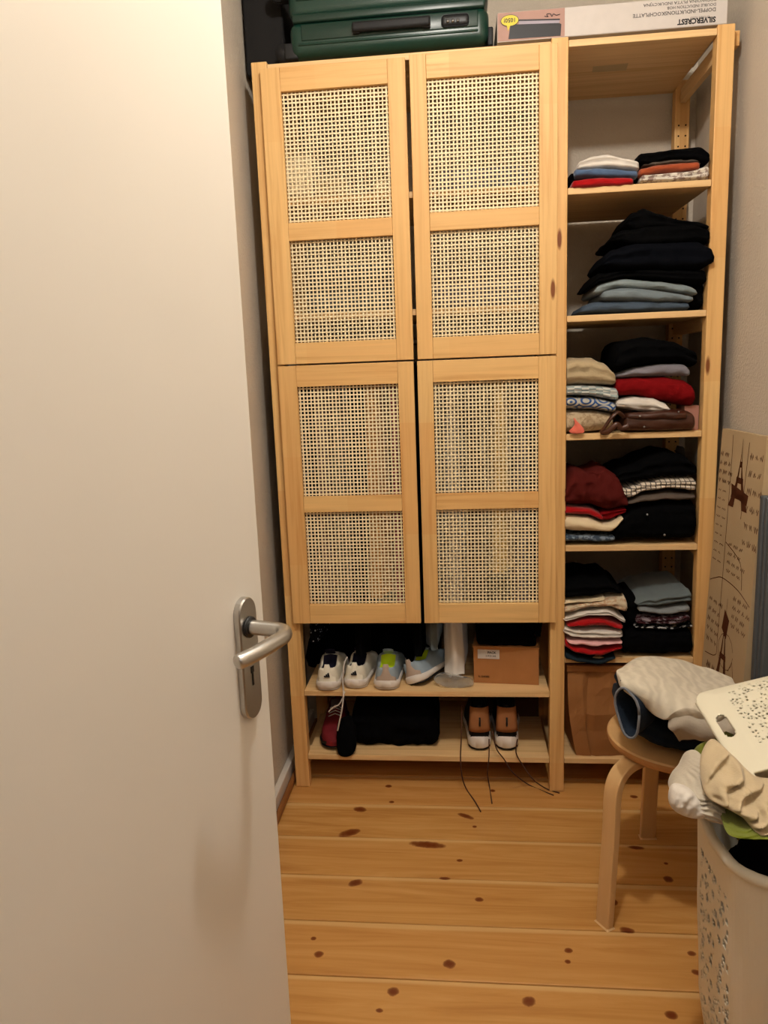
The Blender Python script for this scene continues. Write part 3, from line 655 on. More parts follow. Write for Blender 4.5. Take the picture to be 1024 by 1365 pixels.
for z in (.034, .150, .178): rbox('shell_rib', (.02, .0085, z), (sl-.03, .30, z+.007), .003, GRN, sc, 2)
rbox('recess_panel', (.030, .0095, .046), (sl-.03, .06, .090), .003, GRN2, sc, 2)
hd = rbox('carry_handle', (.178, -.012, .052), (.398, .008, .078), .008, RUB, sc, 4)
for x in (.178, .376): rbox('handle_mount', (x, -.004, .05), (x+.022, .011, .08), .004, RUB, sc, 3)
lk = rbox('combination_lock', (.428, .0, .050), (.505, .012, .080), .010, BLACKP, sc, 4)
for i in range(3): 
    vs, fs = tube_data([(.446+i*.014, -.001, .058), (.446+i*.014, -.001, .064)], .004, 10); mesh('dial', vs, fs, CHROME, lk, True)
for (x, y, z) in ((-.024, .03, .028), (-.024, .36, .028), (-.030, .03, .186), (-.030, .36, .186)):
    rbox('wheel_housing', (x, y-.008, z-.022), (x+.04, y+.03, z+.022), .006, RUB, sc, 3)
    vs, fs = tube_data([(x-.004, y, z), (x-.004, y+.010, z)], .024, 20); mesh('wheel', vs, fs, RUB, sc, True)
    vs, fs = tube_data([(x-.004, y+.014, z), (x-.004, y+.024, z)], .024, 20); mesh('wheel', vs, fs, RUB, sc, True)
rbox('corner_stud', (sl-.004, .03, .004), (sl+.012, .06, .052), .004, RUB, sc, 3)

DGB = plain('dark_grey_matt', (.018, .017, .017), .95, .1)
sbx = empty('dark_box', (-.040, .10, 2.262), 0, 'dark grey box-shaped body between the left wall and the green suitcase', 'box')  # dark body of unclear kind, fills the corner beside the suitcase
rbox('box_body', (0, .0, 0), (.118, .36, .30), .008, DGB, sbx, 3)
rbox('box_lid', (-.003, -.004, .302), (.121, .363, .33), .008, DGB, sbx, 3)
FONT = bpy.data.fonts.load('<builtin>') if False else None
def text(name, s, size, mat, parent, loc, rot, bold=0.0, sx=1.0):
    cu = bpy.data.curves.new('txt', 'FONT'); cu.body = s; cu.size = size; cu.extrude = .0002; cu.offset = bold; cu.align_x = 'LEFT'; cu.resolution_u = 2
    to = bpy.data.objects.new('txt', cu); COL.objects.link(to)
    bpy.context.view_layer.update(); dg = bpy.context.evaluated_depsgraph_get()
    m = bpy.data.meshes.new_from_object(to.evaluated_get(dg)); COL.objects.unlink(to); bpy.data.objects.remove(to)
    m.materials.clear(); m.materials.append(mat)
    o = link(bpy.data.objects.new(name, m)); o.parent = parent; o.location = loc; o.rotation_euler = rot; o.scale = (sx, 1, 1); return o
INK = plain('black_print', (.02, .02, .022), .7, .2); GINK = plain('grey_print', srgb(96, 92, 90), .7, .2)
WCARD = plain('white_card', srgb(198, 190, 184), .6, .3); PCARD = plain('dusty_pink_print', srgb(168, 132, 120), .6, .3)
YEL = plain('yellow_print', srgb(214, 196, 70), .6, .3); DGR = plain('charcoal_print', srgb(34, 32, 36), .5, .3); LGR = plain('pale_lilac_print', srgb(158, 148, 160), .5, .3)
hb = empty('hob_box', (.700, .006, 2.2615), 0, 'long white cardboard appliance box with a pink photo end, on top of the open bay', 'box')
BLn, BH = .612, .074
box('carton', (0, 0, 0), (BLn, .30, BH), WCARD, hb, .001)
box('lid_flap', (.184, -.0012, 0.0015), (BLn-.001, -.0002, BH-.001), WCARD, hb, 0)
def flat(name, pts, mat, y=-.0014):
    n = len(pts); return mesh(name, [(p[0], y, p[1]) for p in pts]+[(p[0], y+.0006, p[1]) for p in pts], [tuple(range(n))]+[tuple(range(n, 2*n))[::-1]]+[(i, i+n, (i+1) % n+n, (i+1) % n) for i in range(n)], mat, hb)
flat('photo_panel', [(.001, .002), (.183, .002), (.183, BH-.001), (.001, BH-.001)], PCARD, -.0008)
flat('hob_picture', [(.030, .006), (.172, .004), (.174, .033), (.166, .037), (.036, .042)], DGR, -.0016)
flat('hob_picture_rim', [(.058, .041), (.168, .036), (.170, .044), (.060, .050)], LGR, -.0020)
flat('hob_picture_rim', [(.058, .049), (.170, .043), (.170, .0465), (.058, .053)], DGR, -.0024)
flat('speech_badge', [(.034+.025*math.cos(a*math.pi/10), .052+.015*math.sin(a*math.pi/10)) for a in range(20)], DGR, -.0026)
flat('speech_badge', [(.034+.0235*math.cos(a*math.pi/10), .052+.0135*math.sin(a*math.pi/10)) for a in range(20)], YEL, -.0030)
flat('badge_tail', [(.026, .040), (.036, .040), (.029, .026)], YEL, -.0029)
UP = (math.pi/2, math.pi, 0)    # upright text turned upside down on the front face
text('badge_print', '1050!', .015, DGR, hb, (.051, -.0034, .0575), UP, .0003)
tube('script_print', smooth_path([(.128, -.0016, .056), (.138, -.0016, .054), (.134, -.0016, .060), (.144, -.0016, .061), (.148, -.0016, .054), (.153, -.0016, .060), (.160, -.0016, .056), (.170, -.0016, .058)], 5), .0009, DGR, hb, 6)
text('brand_print', 'SILVERCREST', .0185, INK, hb, (.582, -.0016, .0195), UP, .0007, .93)
text('brand_print', 'KITCHEN TOOLS', .0065, GINK, hb, (.566, -.0016, .0235), UP, .0, 1.0)
text('product_print', 'DOPPEL-INDUKTIONSKOCHPLATTE', .0130, GINK, hb, (.582, -.0016, .042), UP, .0002, 1.03)
text('product_print', 'DOUBLE INDUCTION HOB', .0100, GINK, hb, (.582, -.0016, .0535), UP, .0001, 1.05)
text('product_print', 'PODWOJNA PLYTA INDUKCYJNA', .0100, GINK, hb, (.582, -.0016, .0650), UP, .0001, 1.25)

# ================================================================ SHOES
def shoe(name, label, group, loc, rz, L, Wd, mats, heelh=.075, collar=.085, toe=.045, tilt=(0, 0), sole_t=.028, pitch=0, style='run'):
    """local +Y runs heel to toe, origin under the heel; parts: sole, upper, heel_tab, tongue, laces"""
    t = empty(name, loc, 0, label, 'shoe', group); t.rotation_euler = (pitch, tilt[0], rz)
    m_up, m_line, m_sole, m_tab, m_lace, m_out = mats
    def wd(s): 
        return Wd/2*interp([(0, .30), (.03, .56), (.10, .74), (.3, .78), (.5, .84), (.72, 1.0), (.88, .86), (.97, .52), (1, .2)], s)
    NS = 30
    def loft(zb, zt, grow, name_, mat, rnd=.6):
        vs = []; fs = []; NV = 16
        for i in range(NS+1):
            s = i/NS; hw_ = wd(s)*grow+.002; y = s*L*(1+.02*(grow-1))-(.004 if grow > 1 else 0)
            spring = interp([(0, .004), (.08, 0), (.75, 0), (1, .014)], s)
            b, tt = zb(s)+spring, zt(s)+spring*.6
            for k in range(NV):
                a = 2*math.pi*k/NV; ca, sa = math.cos(a), math.sin(a)
                vs.append((hw_*math.copysign(abs(ca)**.45, ca), y, (b+tt)/2+(tt-b)/2*math.copysign(abs(sa)**.45, sa)))
        for i in range(NS):
            for k in range(NV): fs.append((i*NV+k, (i+1)*NV+k, (i+1)*NV+(k+1) % NV, i*NV+(k+1) % NV))
        fs.append(tuple(range(NV))); fs.append(tuple(NS*NV+k for k in range(NV))[::-1])
        return mesh(name_, vs, fs, mat, t, True)
    loft(lambda s: .0, lambda s: .007, 1.0, 'outsole', m_out)
    loft(lambda s: .006, lambda s: sole_t*interp([(0, 1.2), (.3, 1.0), (.7, .8), (1, .9)], s), 1.08, 'sole', m_sole)
    # upper with a real opening
    vs = []; fs = []; mi = []; cols = 21
    rim = lambda s: interp([(0, heelh), (.05, collar), (.15, collar*.88), (.28, collar*.80), (.42, collar*1.0), (.5, collar*.97), (.7, toe*1.25), (.88, toe), (1, toe*.6)], s)
    for i in range(NS+1):
        s = i/NS; hw_ = wd(s)*1.0; h = rim(s); y = s*L
        lean = interp([(0, .006), (.06, .0), (1, 0)], s)
        op = interp([(0, .0), (.035, .0), (.07, 1), (.36, 1), (.44, 0), (1, 0)], s)
        for k in range(cols):
            q = k/(cols-1)*2-1; aq = abs(q)
            if aq > .42:       # side wall, from the sole to the rim
                f = (1-aq)/.58; z = sole_t*.7+(h-sole_t*.7)*math.sin(f*math.pi/2)
                x = hw_*(1-.38*f**1.8); 
            else:
                f = 1-aq/.42
                xr = hw_*.62*(aq/.42); zc_ = h+.10*h*(1-(aq/.42)**2)*(1 if s > .42 else .2)
                zin = sole_t+.012; x = xr*(1-.0*op); z = zc_*(1-op)+(h-(h-zin)*min(1, f*2.2))*op
            vs.append((math.copysign(x, q), y+lean, z))
    for i in range(NS):
        for k in range(cols-1):
            fs.append((i*cols+k, i*cols+k+1, (i+1)*cols+k+1, (i+1)*cols+k))
            q = abs((k+.5)/(cols-1)*2-1); s = (i+.5)/NS
            mi.append(1 if (q < .42 and .05 < s < .42) else 0)
    fs.append(tuple(range(cols))[::-1]); mi.append(0); fs.append(tuple(NS*cols+k for k in range(cols))); mi.append(0)
    mesh('upper', vs, fs, [m_up, m_line], t, True, mi)
    # heel counter
    vs = []; fs = []
    for i in range(9):
        a = -1+2*i/8; xx = math.sin(a*1.25)*wd(.09)*.98
        yy = .035*L*(1-math.cos(a*1.3))*1.9-.0035
        for j in range(7):
            f = j/6; hh = (collar*1.12 if abs(a) < .5 else collar*.78)
            z = sole_t*.8+(hh-sole_t*.8)*f; sh = 1-.30*f**1.5
            vs.append((xx*sh, yy+.010*f*f+.004*f, z))
    for i in range(8):
        for j in range(6): fs.append((i*7+j, (i+1)*7+j, (i+1)*7+j+1, i*7+j+1))
    tab = mesh('heel_tab', vs, fs, m_tab, t, True); sol = tab.modifiers.new('s', 'SOLIDIFY'); sol.thickness = .003
    # tongue and laces
    tg = smooth_path([(0, L*.62, toe*1.28), (0, L*.48, collar*1.02), (0, L*.38, collar*1.32)], 5)
    v_, f_ = tube_data(tg, [Wd*.18]*len(tg), 10, True, .25); mesh('tongue', v_, f_, m_line if m_line is not NEO else m_up, t, True)
    for k in range(4):
        s = .46+.055*k; z = rim(s)*1.10+.004; hw_ = wd(s)*.5
        tube('lace', [(-hw_, s*L, z-.006), (0, s*L-.004, z+.002), (hw_, s*L, z-.006)], .0022, m_lace, t, 6)
    return t
def M_(n, c, r=.6): return plain(n, srgb(*c), r, .3)
WH = M_('white_leather', (232, 226, 208)); WS = M_('white_sole', (224, 216, 208)); NV_ = M_('navy_lining', (22, 22, 44), .9); LAC = M_('white_lace', (206, 198, 190), .9)
BLO = M_('black_outsole', (18, 17, 17)); TEAL = M_('teal_mesh', (104, 148, 160), .8); NEO = M_('neon_yellow_lining', (196, 222, 30), .8); SAND = M_('sand_grey_mesh', (176, 156, 140), .8); GRB = M_('pale_grey_blue_mesh', (148, 164, 176), .8)
TANL = M_('tan_suede', (150, 98, 58), .85); BRL = M_('brown_lace', (74, 44, 30), .9); BKU = M_('black_upper', (14, 14, 15), .8); REDM = M_('dull_red_mesh', (112, 22, 30), .8); GRM = M_('grey_mesh', (92, 84, 84), .85); PNK = M_('pink_mesh', (176, 104, 100), .8)
ZAe = ZA+.0006; ZBe = ZB+.0006
def fp(px, py, z):   # point of a horizontal level seen at a pixel
    d = FWD + RGT*((px-512)/FPX) - UPV*((py-682.5)/FPX); return CAM + d*((z-CAM.z)/d.z)
GA = 'shoes on the upper shoe shelf'
def adi(t, collar=.085):     # three slanted bars and a base, black print on the heel tab
    g_ = .0095; zc = .055
    bm = bmesh.new()
    for i, (x, h) in enumerate(((-.0085, .006), (-.0010, .0105), (.0065, .015))):
        pass
    vs = []; fs = []
    for (x0, h) in ((-.0095, .0055), (-.0035, .0105), (.0025, .0155)):
        b = len(vs)
        for (dx, dz) in ((0, 0), (.0052, 0), (.0052-.0026, h), (-.0026, h*.82)):
            vs.append((x0+dx+.002, -.0052-.0012*0, zc+dz-.004)); 
        for (dx, dz) in ((0, 0), (.0052, 0), (.0052-.0026, h), (-.0026, h*.82)):
            vs.append((x0+dx+.002, -.0020, zc+dz-.004))
        fs += [(b, b+1, b+2, b+3), (b+7, b+6, b+5, b+4), (b, b+4, b+5, b+1), (b+1, b+5, b+6, b+2), (b+2, b+6, b+7, b+3), (b+3, b+7, b+4, b)]
    # mountain shape: mirror so the bars climb to the middle
    o = mesh('heel_emblem', vs, fs, INK, t); return o
p = fp(437, 922, ZA); s1 = shoe('sneaker', 'white trainer with black heel emblem, leftmost on the upper shoe shelf', GA, (p.x, p.y, ZAe), .05, .27, .098, (WH, NV_, WS, WH, LAC, WS), .07, .080, .045); adi(s1)
p = fp(473, 919, ZA); s2 = shoe('sneaker', 'white trainer with black heel emblem, its lace hanging over the shelf edge', GA, (p.x, p.y, ZAe), -.06, .27, .098, (WH, NV_, WS, WH, LAC, WS), .07, .080, .045); adi(s2)
p = fp(515, 921, ZA); shoe('sneaker', 'grey and sand trainer with neon yellow lining, standing flat beside the white pair', GA, (p.x, p.y, ZAe), 0, .27, .104, (GRB, NEO, WS, SAND, GRB, WS), .07, .078, .045)
p = fp(556, 916, ZA); shoe('sneaker', 'grey and sand trainer with neon yellow lining, tipped over towards the white trousers', GA, (p.x-.005, p.y+.004, ZAe+.002), -.45, .27, .104, (GRB, NEO, WS, SAND, GRB, BLO), .07, .080, .045, tilt=(-.42, 0))
# long white lace of the second trainer
lz_ = [at(463, 876, .03), at(459, 885, .0), at(457, 905, -.010), at(458, 925, -.014), at(456, 945, -.016), at(452, 965, -.014), at(450, 974, -.012)]
o = tube('long_lace', smooth_path(lz_, 6), .0026, LAC, s2, 6); under(o, s2)
lz_ = [at(460, 922, -.010), at(453, 938, -.010), at(444, 943, -.008), at(438, 949, -.004)]
o = tube('long_lace', smooth_path(lz_, 6), .0020, LAC, s2, 6); under(o, s2)
p = fp(640, 1001, ZB); s3 = shoe('sneaker', 'black and tan shoe with white sole, left of the laced pair, lower shoe shelf', 'tan and black shoes on the lower shelf', (p.x, p.y, ZBe), .03, .28, .092, (BKU, BKU, WS, BKU, BRL, BLO), .125, .140, .06, sole_t=.042, style='x')
p = fp(676, 1001, ZB); s4 = shoe('sneaker', 'black and tan shoe with white sole, right of the laced pair, lower shoe shelf', 'tan and black shoes on the lower shelf', (p.x, p.y, ZBe), -.03, .28, .092, (BKU, BKU, WS, BKU, BRL, BLO), .125, .140, .06, sole_t=.042, style='x')
for t in (s3, s4):    # tan suede heel panel with a dark pull loop
    vs = []; fs = []
    for i in range(7):
        a = -1+2*i/6
        for j in range(6):
            f = j/5; z = .070+(.150-.070)*f; vs.append((math.sin(a*1.1)*.041*(1-.16*f), .0045+.014*a*a-.014+.016*f*f, z))
    for i in range(6):
        for j in range(5): fs.append((i*6+j, (i+1)*6+j, (i+1)*6+j+1, i*6+j+1))
    o = mesh('heel_panel', vs, fs, TANL, t, True); o.modifiers.new('s', 'SOLIDIFY').thickness = .003
    tube('pull_loop', [(0, -.011, .095), (0, -.0135, .105), (0, -.008, .122)], .005, BLO, t, 8, .6)
def floorpath(pix, zs, Ys=None):
    out = []
    for (px, py), (kind, val) in zip(pix, zs): out.append(at(px, py, val) if kind == 'Y' else fp(px, py, val))
    return out
Yk = lambda v: ('Y', v)
Zk = lambda v: ('Z', v)
for tt, pix, ks in (
    (s3, [(616, 940), (615, 985), (614, 1010), (616, 1035), (622, 1052), (633, 1068), (641, 1082)], [Yk(.05), Yk(.01), Yk(-.006), Yk(-.012), Zk(.004), Zk(.003), Zk(.003)]),
    (s3, [(652, 985), (652, 1008), (650, 1030), (652, 1045), (656, 1071)], [Yk(.02), Yk(-.006), Yk(-.012), Zk(.004), Zk(.003)]),
    (s4, [(656, 975), (662, 998), (672, 1012), (684, 1030), (705, 1046), (738, 1060)], [Yk(.03), Yk(.0), Yk(-.010), Yk(-.02), Zk(.004), Zk(.003)]),
    (s4, [(690, 985), (688, 1003), (697, 1020), (712, 1040), (730, 1052), (746, 1057)], [Yk(.03), Yk(-.002), Yk(-.012), Yk(-.03), Zk(.005), Zk(.004)])):
    o = tube('long_lace', smooth_path(floorpath(pix, ks), 6), .0021, BRL, tt, 6); under(o, tt)
p = fp(431, 1003, ZB); shoe('sneaker', 'dull red and grey trainer at the left end of the lower shoe shelf, toe outwards', 'shoes on the lower shoe shelf', (p.x+.01, p.y+.275, ZBe), math.pi+.1, .27, .098, (REDM, GRM, BLO, GRM, LAC, BLO), .075, .085, .056)
# black boots lying on the lower shelf
lump('felt_slipper', 'black felt slipper hanging its toe over the lower shoe shelf edge', 'slipper', CL['black'], [(452, 960), (470, 955), (476, 985), (472, 1003), (462, 1009), (451, 1004), (449, 980)], .03, -.006, .02, seed=5, back=1.0)
F('darkening_heap', 'black heap added to darken the space behind the trainers, upper shoe shelf', 'bag', CL['black'], [(408, 850), (450, 838), (520, 838), (588, 846)], [(408, 895), (500, 895), (588, 894)], .235, .19, None, 1, seed=68, nz=.006, cap=.06)  # added black body that keeps the back of the shelf dark
F('black_bag', 'black cloth bag slumped along the lower shoe shelf', 'bag', CL['black'], [(466, 945), (500, 943), (540, 944), (586, 948)], [(466, 996), (500, 998), (530, 1000), (560, 998), (586, 997)], .05, .26, None, 1, seed=66, nz=.006, cap=.1)
KR2 = plain('dark_brown_card', srgb(84, 56, 36), .8, .2)
tag(box('flat_carton', (.595, .30, ZBe), (.842, .40, ZBe+.07), KR2, None, .001), 'low dark brown carton behind the tan and black shoes', 'box')

# cardboard shoebox
CARD = NT('brown_cardboard', .85, .15); v = CARD.coords(rnd=False); CARD = CARD.col(CARD.mix(CARD.noise(v, 20, 3), srgb(160, 108, 62), srgb(178, 124, 76)))
bxp = fp(632, 912, ZA)
cb = empty('shoebox', (bxp.x, bxp.y+.012, ZAe), -.09, 'brown cardboard shoebox with a white address label on the upper shoe shelf', 'box')
cw, ch = .212, .127
box('box_body', (0, 0, 0), (cw, .30, ch), CARD, cb, .0008)
box('box_lid', (-.002, -.002, ch-.003), (cw+.002, .302, ch+.002), CARD, cb, .0008)
LB = plain('white_label', srgb(206, 198, 190), .7, .2)
box('address_label', (.014, -.0018, .086), (.085, -.0008, .117), LB, cb, 0)
text('label_print', 'PACK', .011, INK, cb, (.046, -.0022, .104), (math.pi/2, 0, 0), .0003); text('label_print', '3 PCS 245', .008, INK, cb, (.040, -.0022, .093), (math.pi/2, 0, 0), .0001)
text('box_print', 'R. SHOES', .009, plain('brown_print', srgb(92, 60, 34), .8, .2), cb, (.015, -.0014, .02), (math.pi/2, 0, 0), .0002)
F('folded_bag', 'black cloth bag lying on top of the cardboard shoebox', 'bag', CL['black'], [(636, 845), (680, 842), (716, 846)], [(636, 861), (680, 865), (716, 867)], .06, .2, None, 2, seed=67)
# crumpled clear plastic bag between trainer and shoebox
tp = NT('clear_plastic_film', .12, .5); tp.b.inputs['Transmission Weight'].default_value = .85; tp.b.inputs['IOR'].default_value = 1.2; PLAS = tp.col(srgb(214, 212, 206))
lump('plastic_bag', 'crumpled clear plastic bag below the white trousers', 'bag', PLAS, [(578, 905), (590, 896), (610, 900), (628, 904), (630, 914), (610, 917), (590, 915)], .06, .03, .010, nz=.018, seed=8)

# kraft paper bag on the bottom shelf of the open bay
KR = NT('kraft_paper', .85, .15); v = KR.coords(rnd=False); KR.bump(KR.noise(v, 14, 3), .5, .008)
KR = KR.col(KR.mix(KR.noise(v, 5, 3), srgb(138, 92, 52), srgb(166, 116, 70)))
kb = empty('paper_bag', (1.06, .20, ZB), 0, 'brown kraft paper bag on the bottom shelf behind the stool', 'bag')
def kbag():
    vs = []; fs = []; x0, x1, y0, y1, z0, z1 = -.155, .17, -.185, .15, .0008, .30
    NX, NZ = 14, 10
    for j in range(NZ+1):
        f = j/NZ
        for i in range(NX+1):
            s = i/NX
            x = x0+(x1-x0)*s; z = z0+(z1-z0)*f
            y = y0-.012*math.sin(f*math.pi)+.014*abs(s-.22)*2+.008*noise.noise(Vector((s*6, f*5, 1)))
            if abs(s-.2143) < .04: y += .010
            x += -.010*math.sin(f*math.pi)+ (.03*(1-f) if s < .15 else 0)
            vs.append((x, y, z))
    n = len(vs)
    for j in range(NZ):
        for i in range(NX): a = j*(NX+1)+i; fs.append((a, a+1, a+NX+2, a+NX+1))
    for j in range(NZ+1):
        f = j/NZ; z = z0+(z1-z0)*f
        for i in range(NX+1): vs.append((x0+(x1-x0)*(i/NX), y1, z))
    for j in range(NZ):
        for i in range(NX): a = n+j*(NX+1)+i; fs.append((a, a+NX+1, a+NX+2, a+1))
        a, b = j*(NX+1), n+j*(NX+1); fs.append((a, a+NX+1, b+NX+1, b)); a += NX; b += NX; fs.append((a, b, b+NX+1, a+NX+1))
    for i in range(NX): fs.append((i, n+i, n+i+1, i+1))
    return mesh('bag_wall', vs, fs, KR, kb, False)
kbag()
box('folded_rim', (-.158, -.188, .292), (.172, -.170, .312), KR, kb, .002)

# ================================================================ STOOL
BIR = NT('birch_veneer', .42, .4); v = BIR.coords((2, 40, 40)); BIR = BIR.col(BIR.mix(BIR.noise(v, 1, 3), srgb(206, 160, 104), srgb(220, 178, 124)))
BIR2 = NT('bent_birch_leg', .45, .4); v = BIR2.coords((40, 40, 3)); BIR2 = BIR2.col(BIR2.mix(BIR2.noise(v, 1, 3), srgb(210, 168, 114), srgb(224, 186, 134)))
PLYE = plain('plywood_edge', srgb(186, 134, 82), .55, .3)
SX, SY, SZ = 1.114, -.478, .45
st = empty('stool', (SX, SY, 0), 0, 'round birch stool with bent legs, jeans and a cream mat on it', 'stool')
vs = []; fs = []; N = 64
prof = [(0, SZ-.024), (.168, SZ-.024), (.174, SZ-.020), (.1765, SZ-.012), (.1755, SZ-.004), (.171, SZ-.0005), (.0, SZ)]
vs.append((0, 0, SZ-.024)); vs.append((0, 0, SZ))
for (r, z) in prof[1:-1]:
    for k in range(N): vs.append((r*math.cos(2*math.pi*k/N), r*math.sin(2*math.pi*k/N), z))
for k in range(N): fs.append((0, 2+(k+1) % N, 2+k)); fs.append((1, 2+4*N+k, 2+4*N+(k+1) % N))
for j in range(4):
    for k in range(N): a = 2+j*N; fs.append((a+k, a+(k+1) % N, a+N+(k+1) % N, a+N+k))
mids = [0]*(2*N)+[1]*(2*N)+[1]*N+[0]*N
mesh('seat', vs, fs, [BIR, PLYE], st, False, mids)
a0 = math.atan2(-.614+.478, .902-1.114)
for q in range(3):
    an = a0+q*2*math.pi/3; ex = Vector((math.cos(an), math.sin(an), 0)); ey = Vector((-math.sin(an), math.cos(an), 0))
    cl = [(.07, SZ-.0345), (.13, SZ-.0345), (.165, SZ-.036), (.190, SZ-.045), (.208, SZ-.062), (.218, SZ-.085), (.2225, SZ-.12), (.2245, SZ-.20), (.232, SZ-.32), (.240, .0)]
    vs = []; fs = []
    pp = smooth_path([(x, 0, z) for x, z in cl], 5); th = .0100
    for i, p in enumerate(pp):
        t = (pp[min(i+1, len(pp)-1)]-pp[max(i-1, 0)]).normalized(); nn = Vector((-t.z, 0, t.x)); hw_ = .021
        if i == len(pp)-1: nn = Vector((1, 0, 0))
        for (sx, sy) in ((-1, -1), (1, -1), (1, 1), (-1, 1)):
            c_ = p+nn*th*sx; vs.append(ex*c_.x+ey*(hw_*sy)+Vector((0, 0, max(c_.z, .0005))))
    for i in range(len(pp)-1):
        for k in range(4): fs.append((i*4+k, i*4+(k+1) % 4, i*4+4+(k+1) % 4, i*4+4+k))
    fs.append((0, 1, 2, 3)); fs.append(tuple(len(pp)*4-4+k for k in range(4))[::-1])
    o = mesh('leg', vs, fs, BIR2, st); bv = o.modifiers.new('b', 'BEVEL'); bv.width = .003; bv.segments = 2; bv.limit_method = 'ANGLE'; bv.angle_limit = .9

# jeans on the stool
jn = empty('rolled_jeans', (SX-.02, SY-.05, SZ), 0, 'dark blue jeans rolled on the stool seat under the cream mat', 'jeans')
o = F('jeans_leg', '', '', CL['denim_x'], [(838, 938), (860, 945), (885, 958), (912, 966), (950, 974)], [(836, 978), (855, 990), (880, 1000), (915, 1009), (950, 1008)], -.60, .20, None, 2, seed=70, nz=.005, parent=jn, ytop=.03, cap=.04); under(o, jn)
o = F('jeans_leg', '', '', CL['denim_x'], [(834, 914), (850, 922), (880, 935), (930, 950)], [(834, 940), (850, 948), (880, 960), (930, 974)], -.59, .14, None, 2, seed=71, nz=.005, parent=jn, ytop=.03, cap=.04); under(o, jn)
c0 = at(838, 949, -.665); ax = Vector((.72, .66, .02)).normalized()
aa = ax.cross(Vector((-.25, 0, 1))).normalized(); bb = aa.cross(ax)
if bb.z < 0: bb = -bb
vs = []; fs = []; NK = 32
for j, (t_, r_) in enumerate(((.07, .040), (.03, .046), (.004, .048), (.0, .0505), (-.003, .048), (.0, .0445), (.02, .040), (.045, .034), (.06, .0))):
    for k in range(NK):
        an = 2*math.pi*k/NK; wob_ = 1+.06*math.sin(3*an+.4)+.03*math.sin(5*an)
        vs.append(c0+ax*t_+(aa*math.cos(an)*r_*.62+bb*math.sin(an)*r_*1.18)*wob_)
for j in range(8):
    for k in range(NK): fs.append((j*NK+k, j*NK+(k+1) % NK, (j+1)*NK+(k+1) % NK, (j+1)*NK+k))
o = mesh('cuff', vs, fs, CL['denim_x'], jn, True); under(o, jn); o['label'] = 'open rolled cuff'
hem = [c0-ax*.004+(aa*math.cos(2*math.pi*k/24)*.0495*.62+bb*math.sin(2*math.pi*k/24)*.0495*1.18)*(1+.06*math.sin(6*math.pi*k/24+.4)+.03*math.sin(10*math.pi*k/24)) for k in range(25)]
o = tube('hem', hem, .0030, cloth('worn_hem', srgb(120, 124, 132)), jn, 6); under(o, jn)
pth = [at(828, 906, -.645), at(838, 920, -.65), at(850, 936, -.655), at(862, 946, -.65), at(880, 953, -.645)]
o = tube('seam', smooth_path(pth, 5), .0045, cloth('worn_seam', srgb(72, 82, 98)), jn, 8, .6); under(o, jn)
# cream mat over the jeans
cm = empty('bath_mat', (1.13, -.5, .55), 0, 'cream cable knit bath mat folded on top of the jeans on the stool', 'mat')
def drape(name, mat, grid, T, seed, par, sub=7, nz=.004):
    """thick cloth through a grid of 3-D control points (rows x cols)"""
    R_, C_ = len(grid), len(grid[0]); rows = []
    for r in grid: rows.append(smooth_path(r, sub))
    cols_ = [smooth_path([rows[r][c] for r in range(R_)], sub) for c in range(len(rows[0]))]
    nr, nc = len(cols_[0]), len(cols_)
    vs = [cols_[c][r] + Vector((0, 0, 1))*(noise.noise(cols_[c][r]*22+Vector((seed, 0, 0)))*nz*1.5+noise.noise(cols_[c][r]*60+Vector((seed, 0, 0)))*nz*.5) for r in range(nr) for c in range(nc)]
    fs = [(r*nc+c, r*nc+c+1, (r+1)*nc+c+1, (r+1)*nc+c) for r in range(nr-1) for c in range(nc-1)]
    o = mesh(name, vs, fs, mat, par, True); s_ = o.modifiers.new('s', 'SOLIDIFY'); s_.thickness = T; s_.offset = 0
    b_ = o.modifiers.new('ss', 'SUBSURF'); b_.levels = 1; b_.render_levels = 1
    return o
A = at
g = [[A(828, 897, -.50), A(860, 880, -.42), A(900, 882, -.40), A(935, 893, -.40), A(975, 908, -.42)],
     [A(823, 902, -.58), A(850, 893, -.56), A(895, 900, -.54), A(935, 915, -.52), A(985, 925, -.54)],
     [A(826, 908, -.64), A(852, 918, -.66), A(890, 932, -.66), A(930, 940, -.66), A(975, 945, -.68)],
     [A(836, 914, -.64), A(862, 936, -.66), A(886, 958, -.68), A(920, 952, -.70), A(960, 960, -.72)]]
o = drape('mat_sheet', CL['mat'], g, .024, 4, cm); under(o, cm)
g = [[A(895, 955, -.67), A(925, 952, -.66), A(955, 958, -.68), A(985, 965, -.70)],
     [A(893, 968, -.69), A(922, 964, -.70), A(950, 972, -.72), A(985, 978, -.74)],
     [A(905, 980, -.67), A(930, 980, -.70), A(948, 986, -.71), A(985, 995, -.72)]]
o = drape('mat_fold', cloth('mat_underside', srgb(176, 164, 148), None, 120, .8), g, .020, 9, cm, nz=.014); under(o, cm)

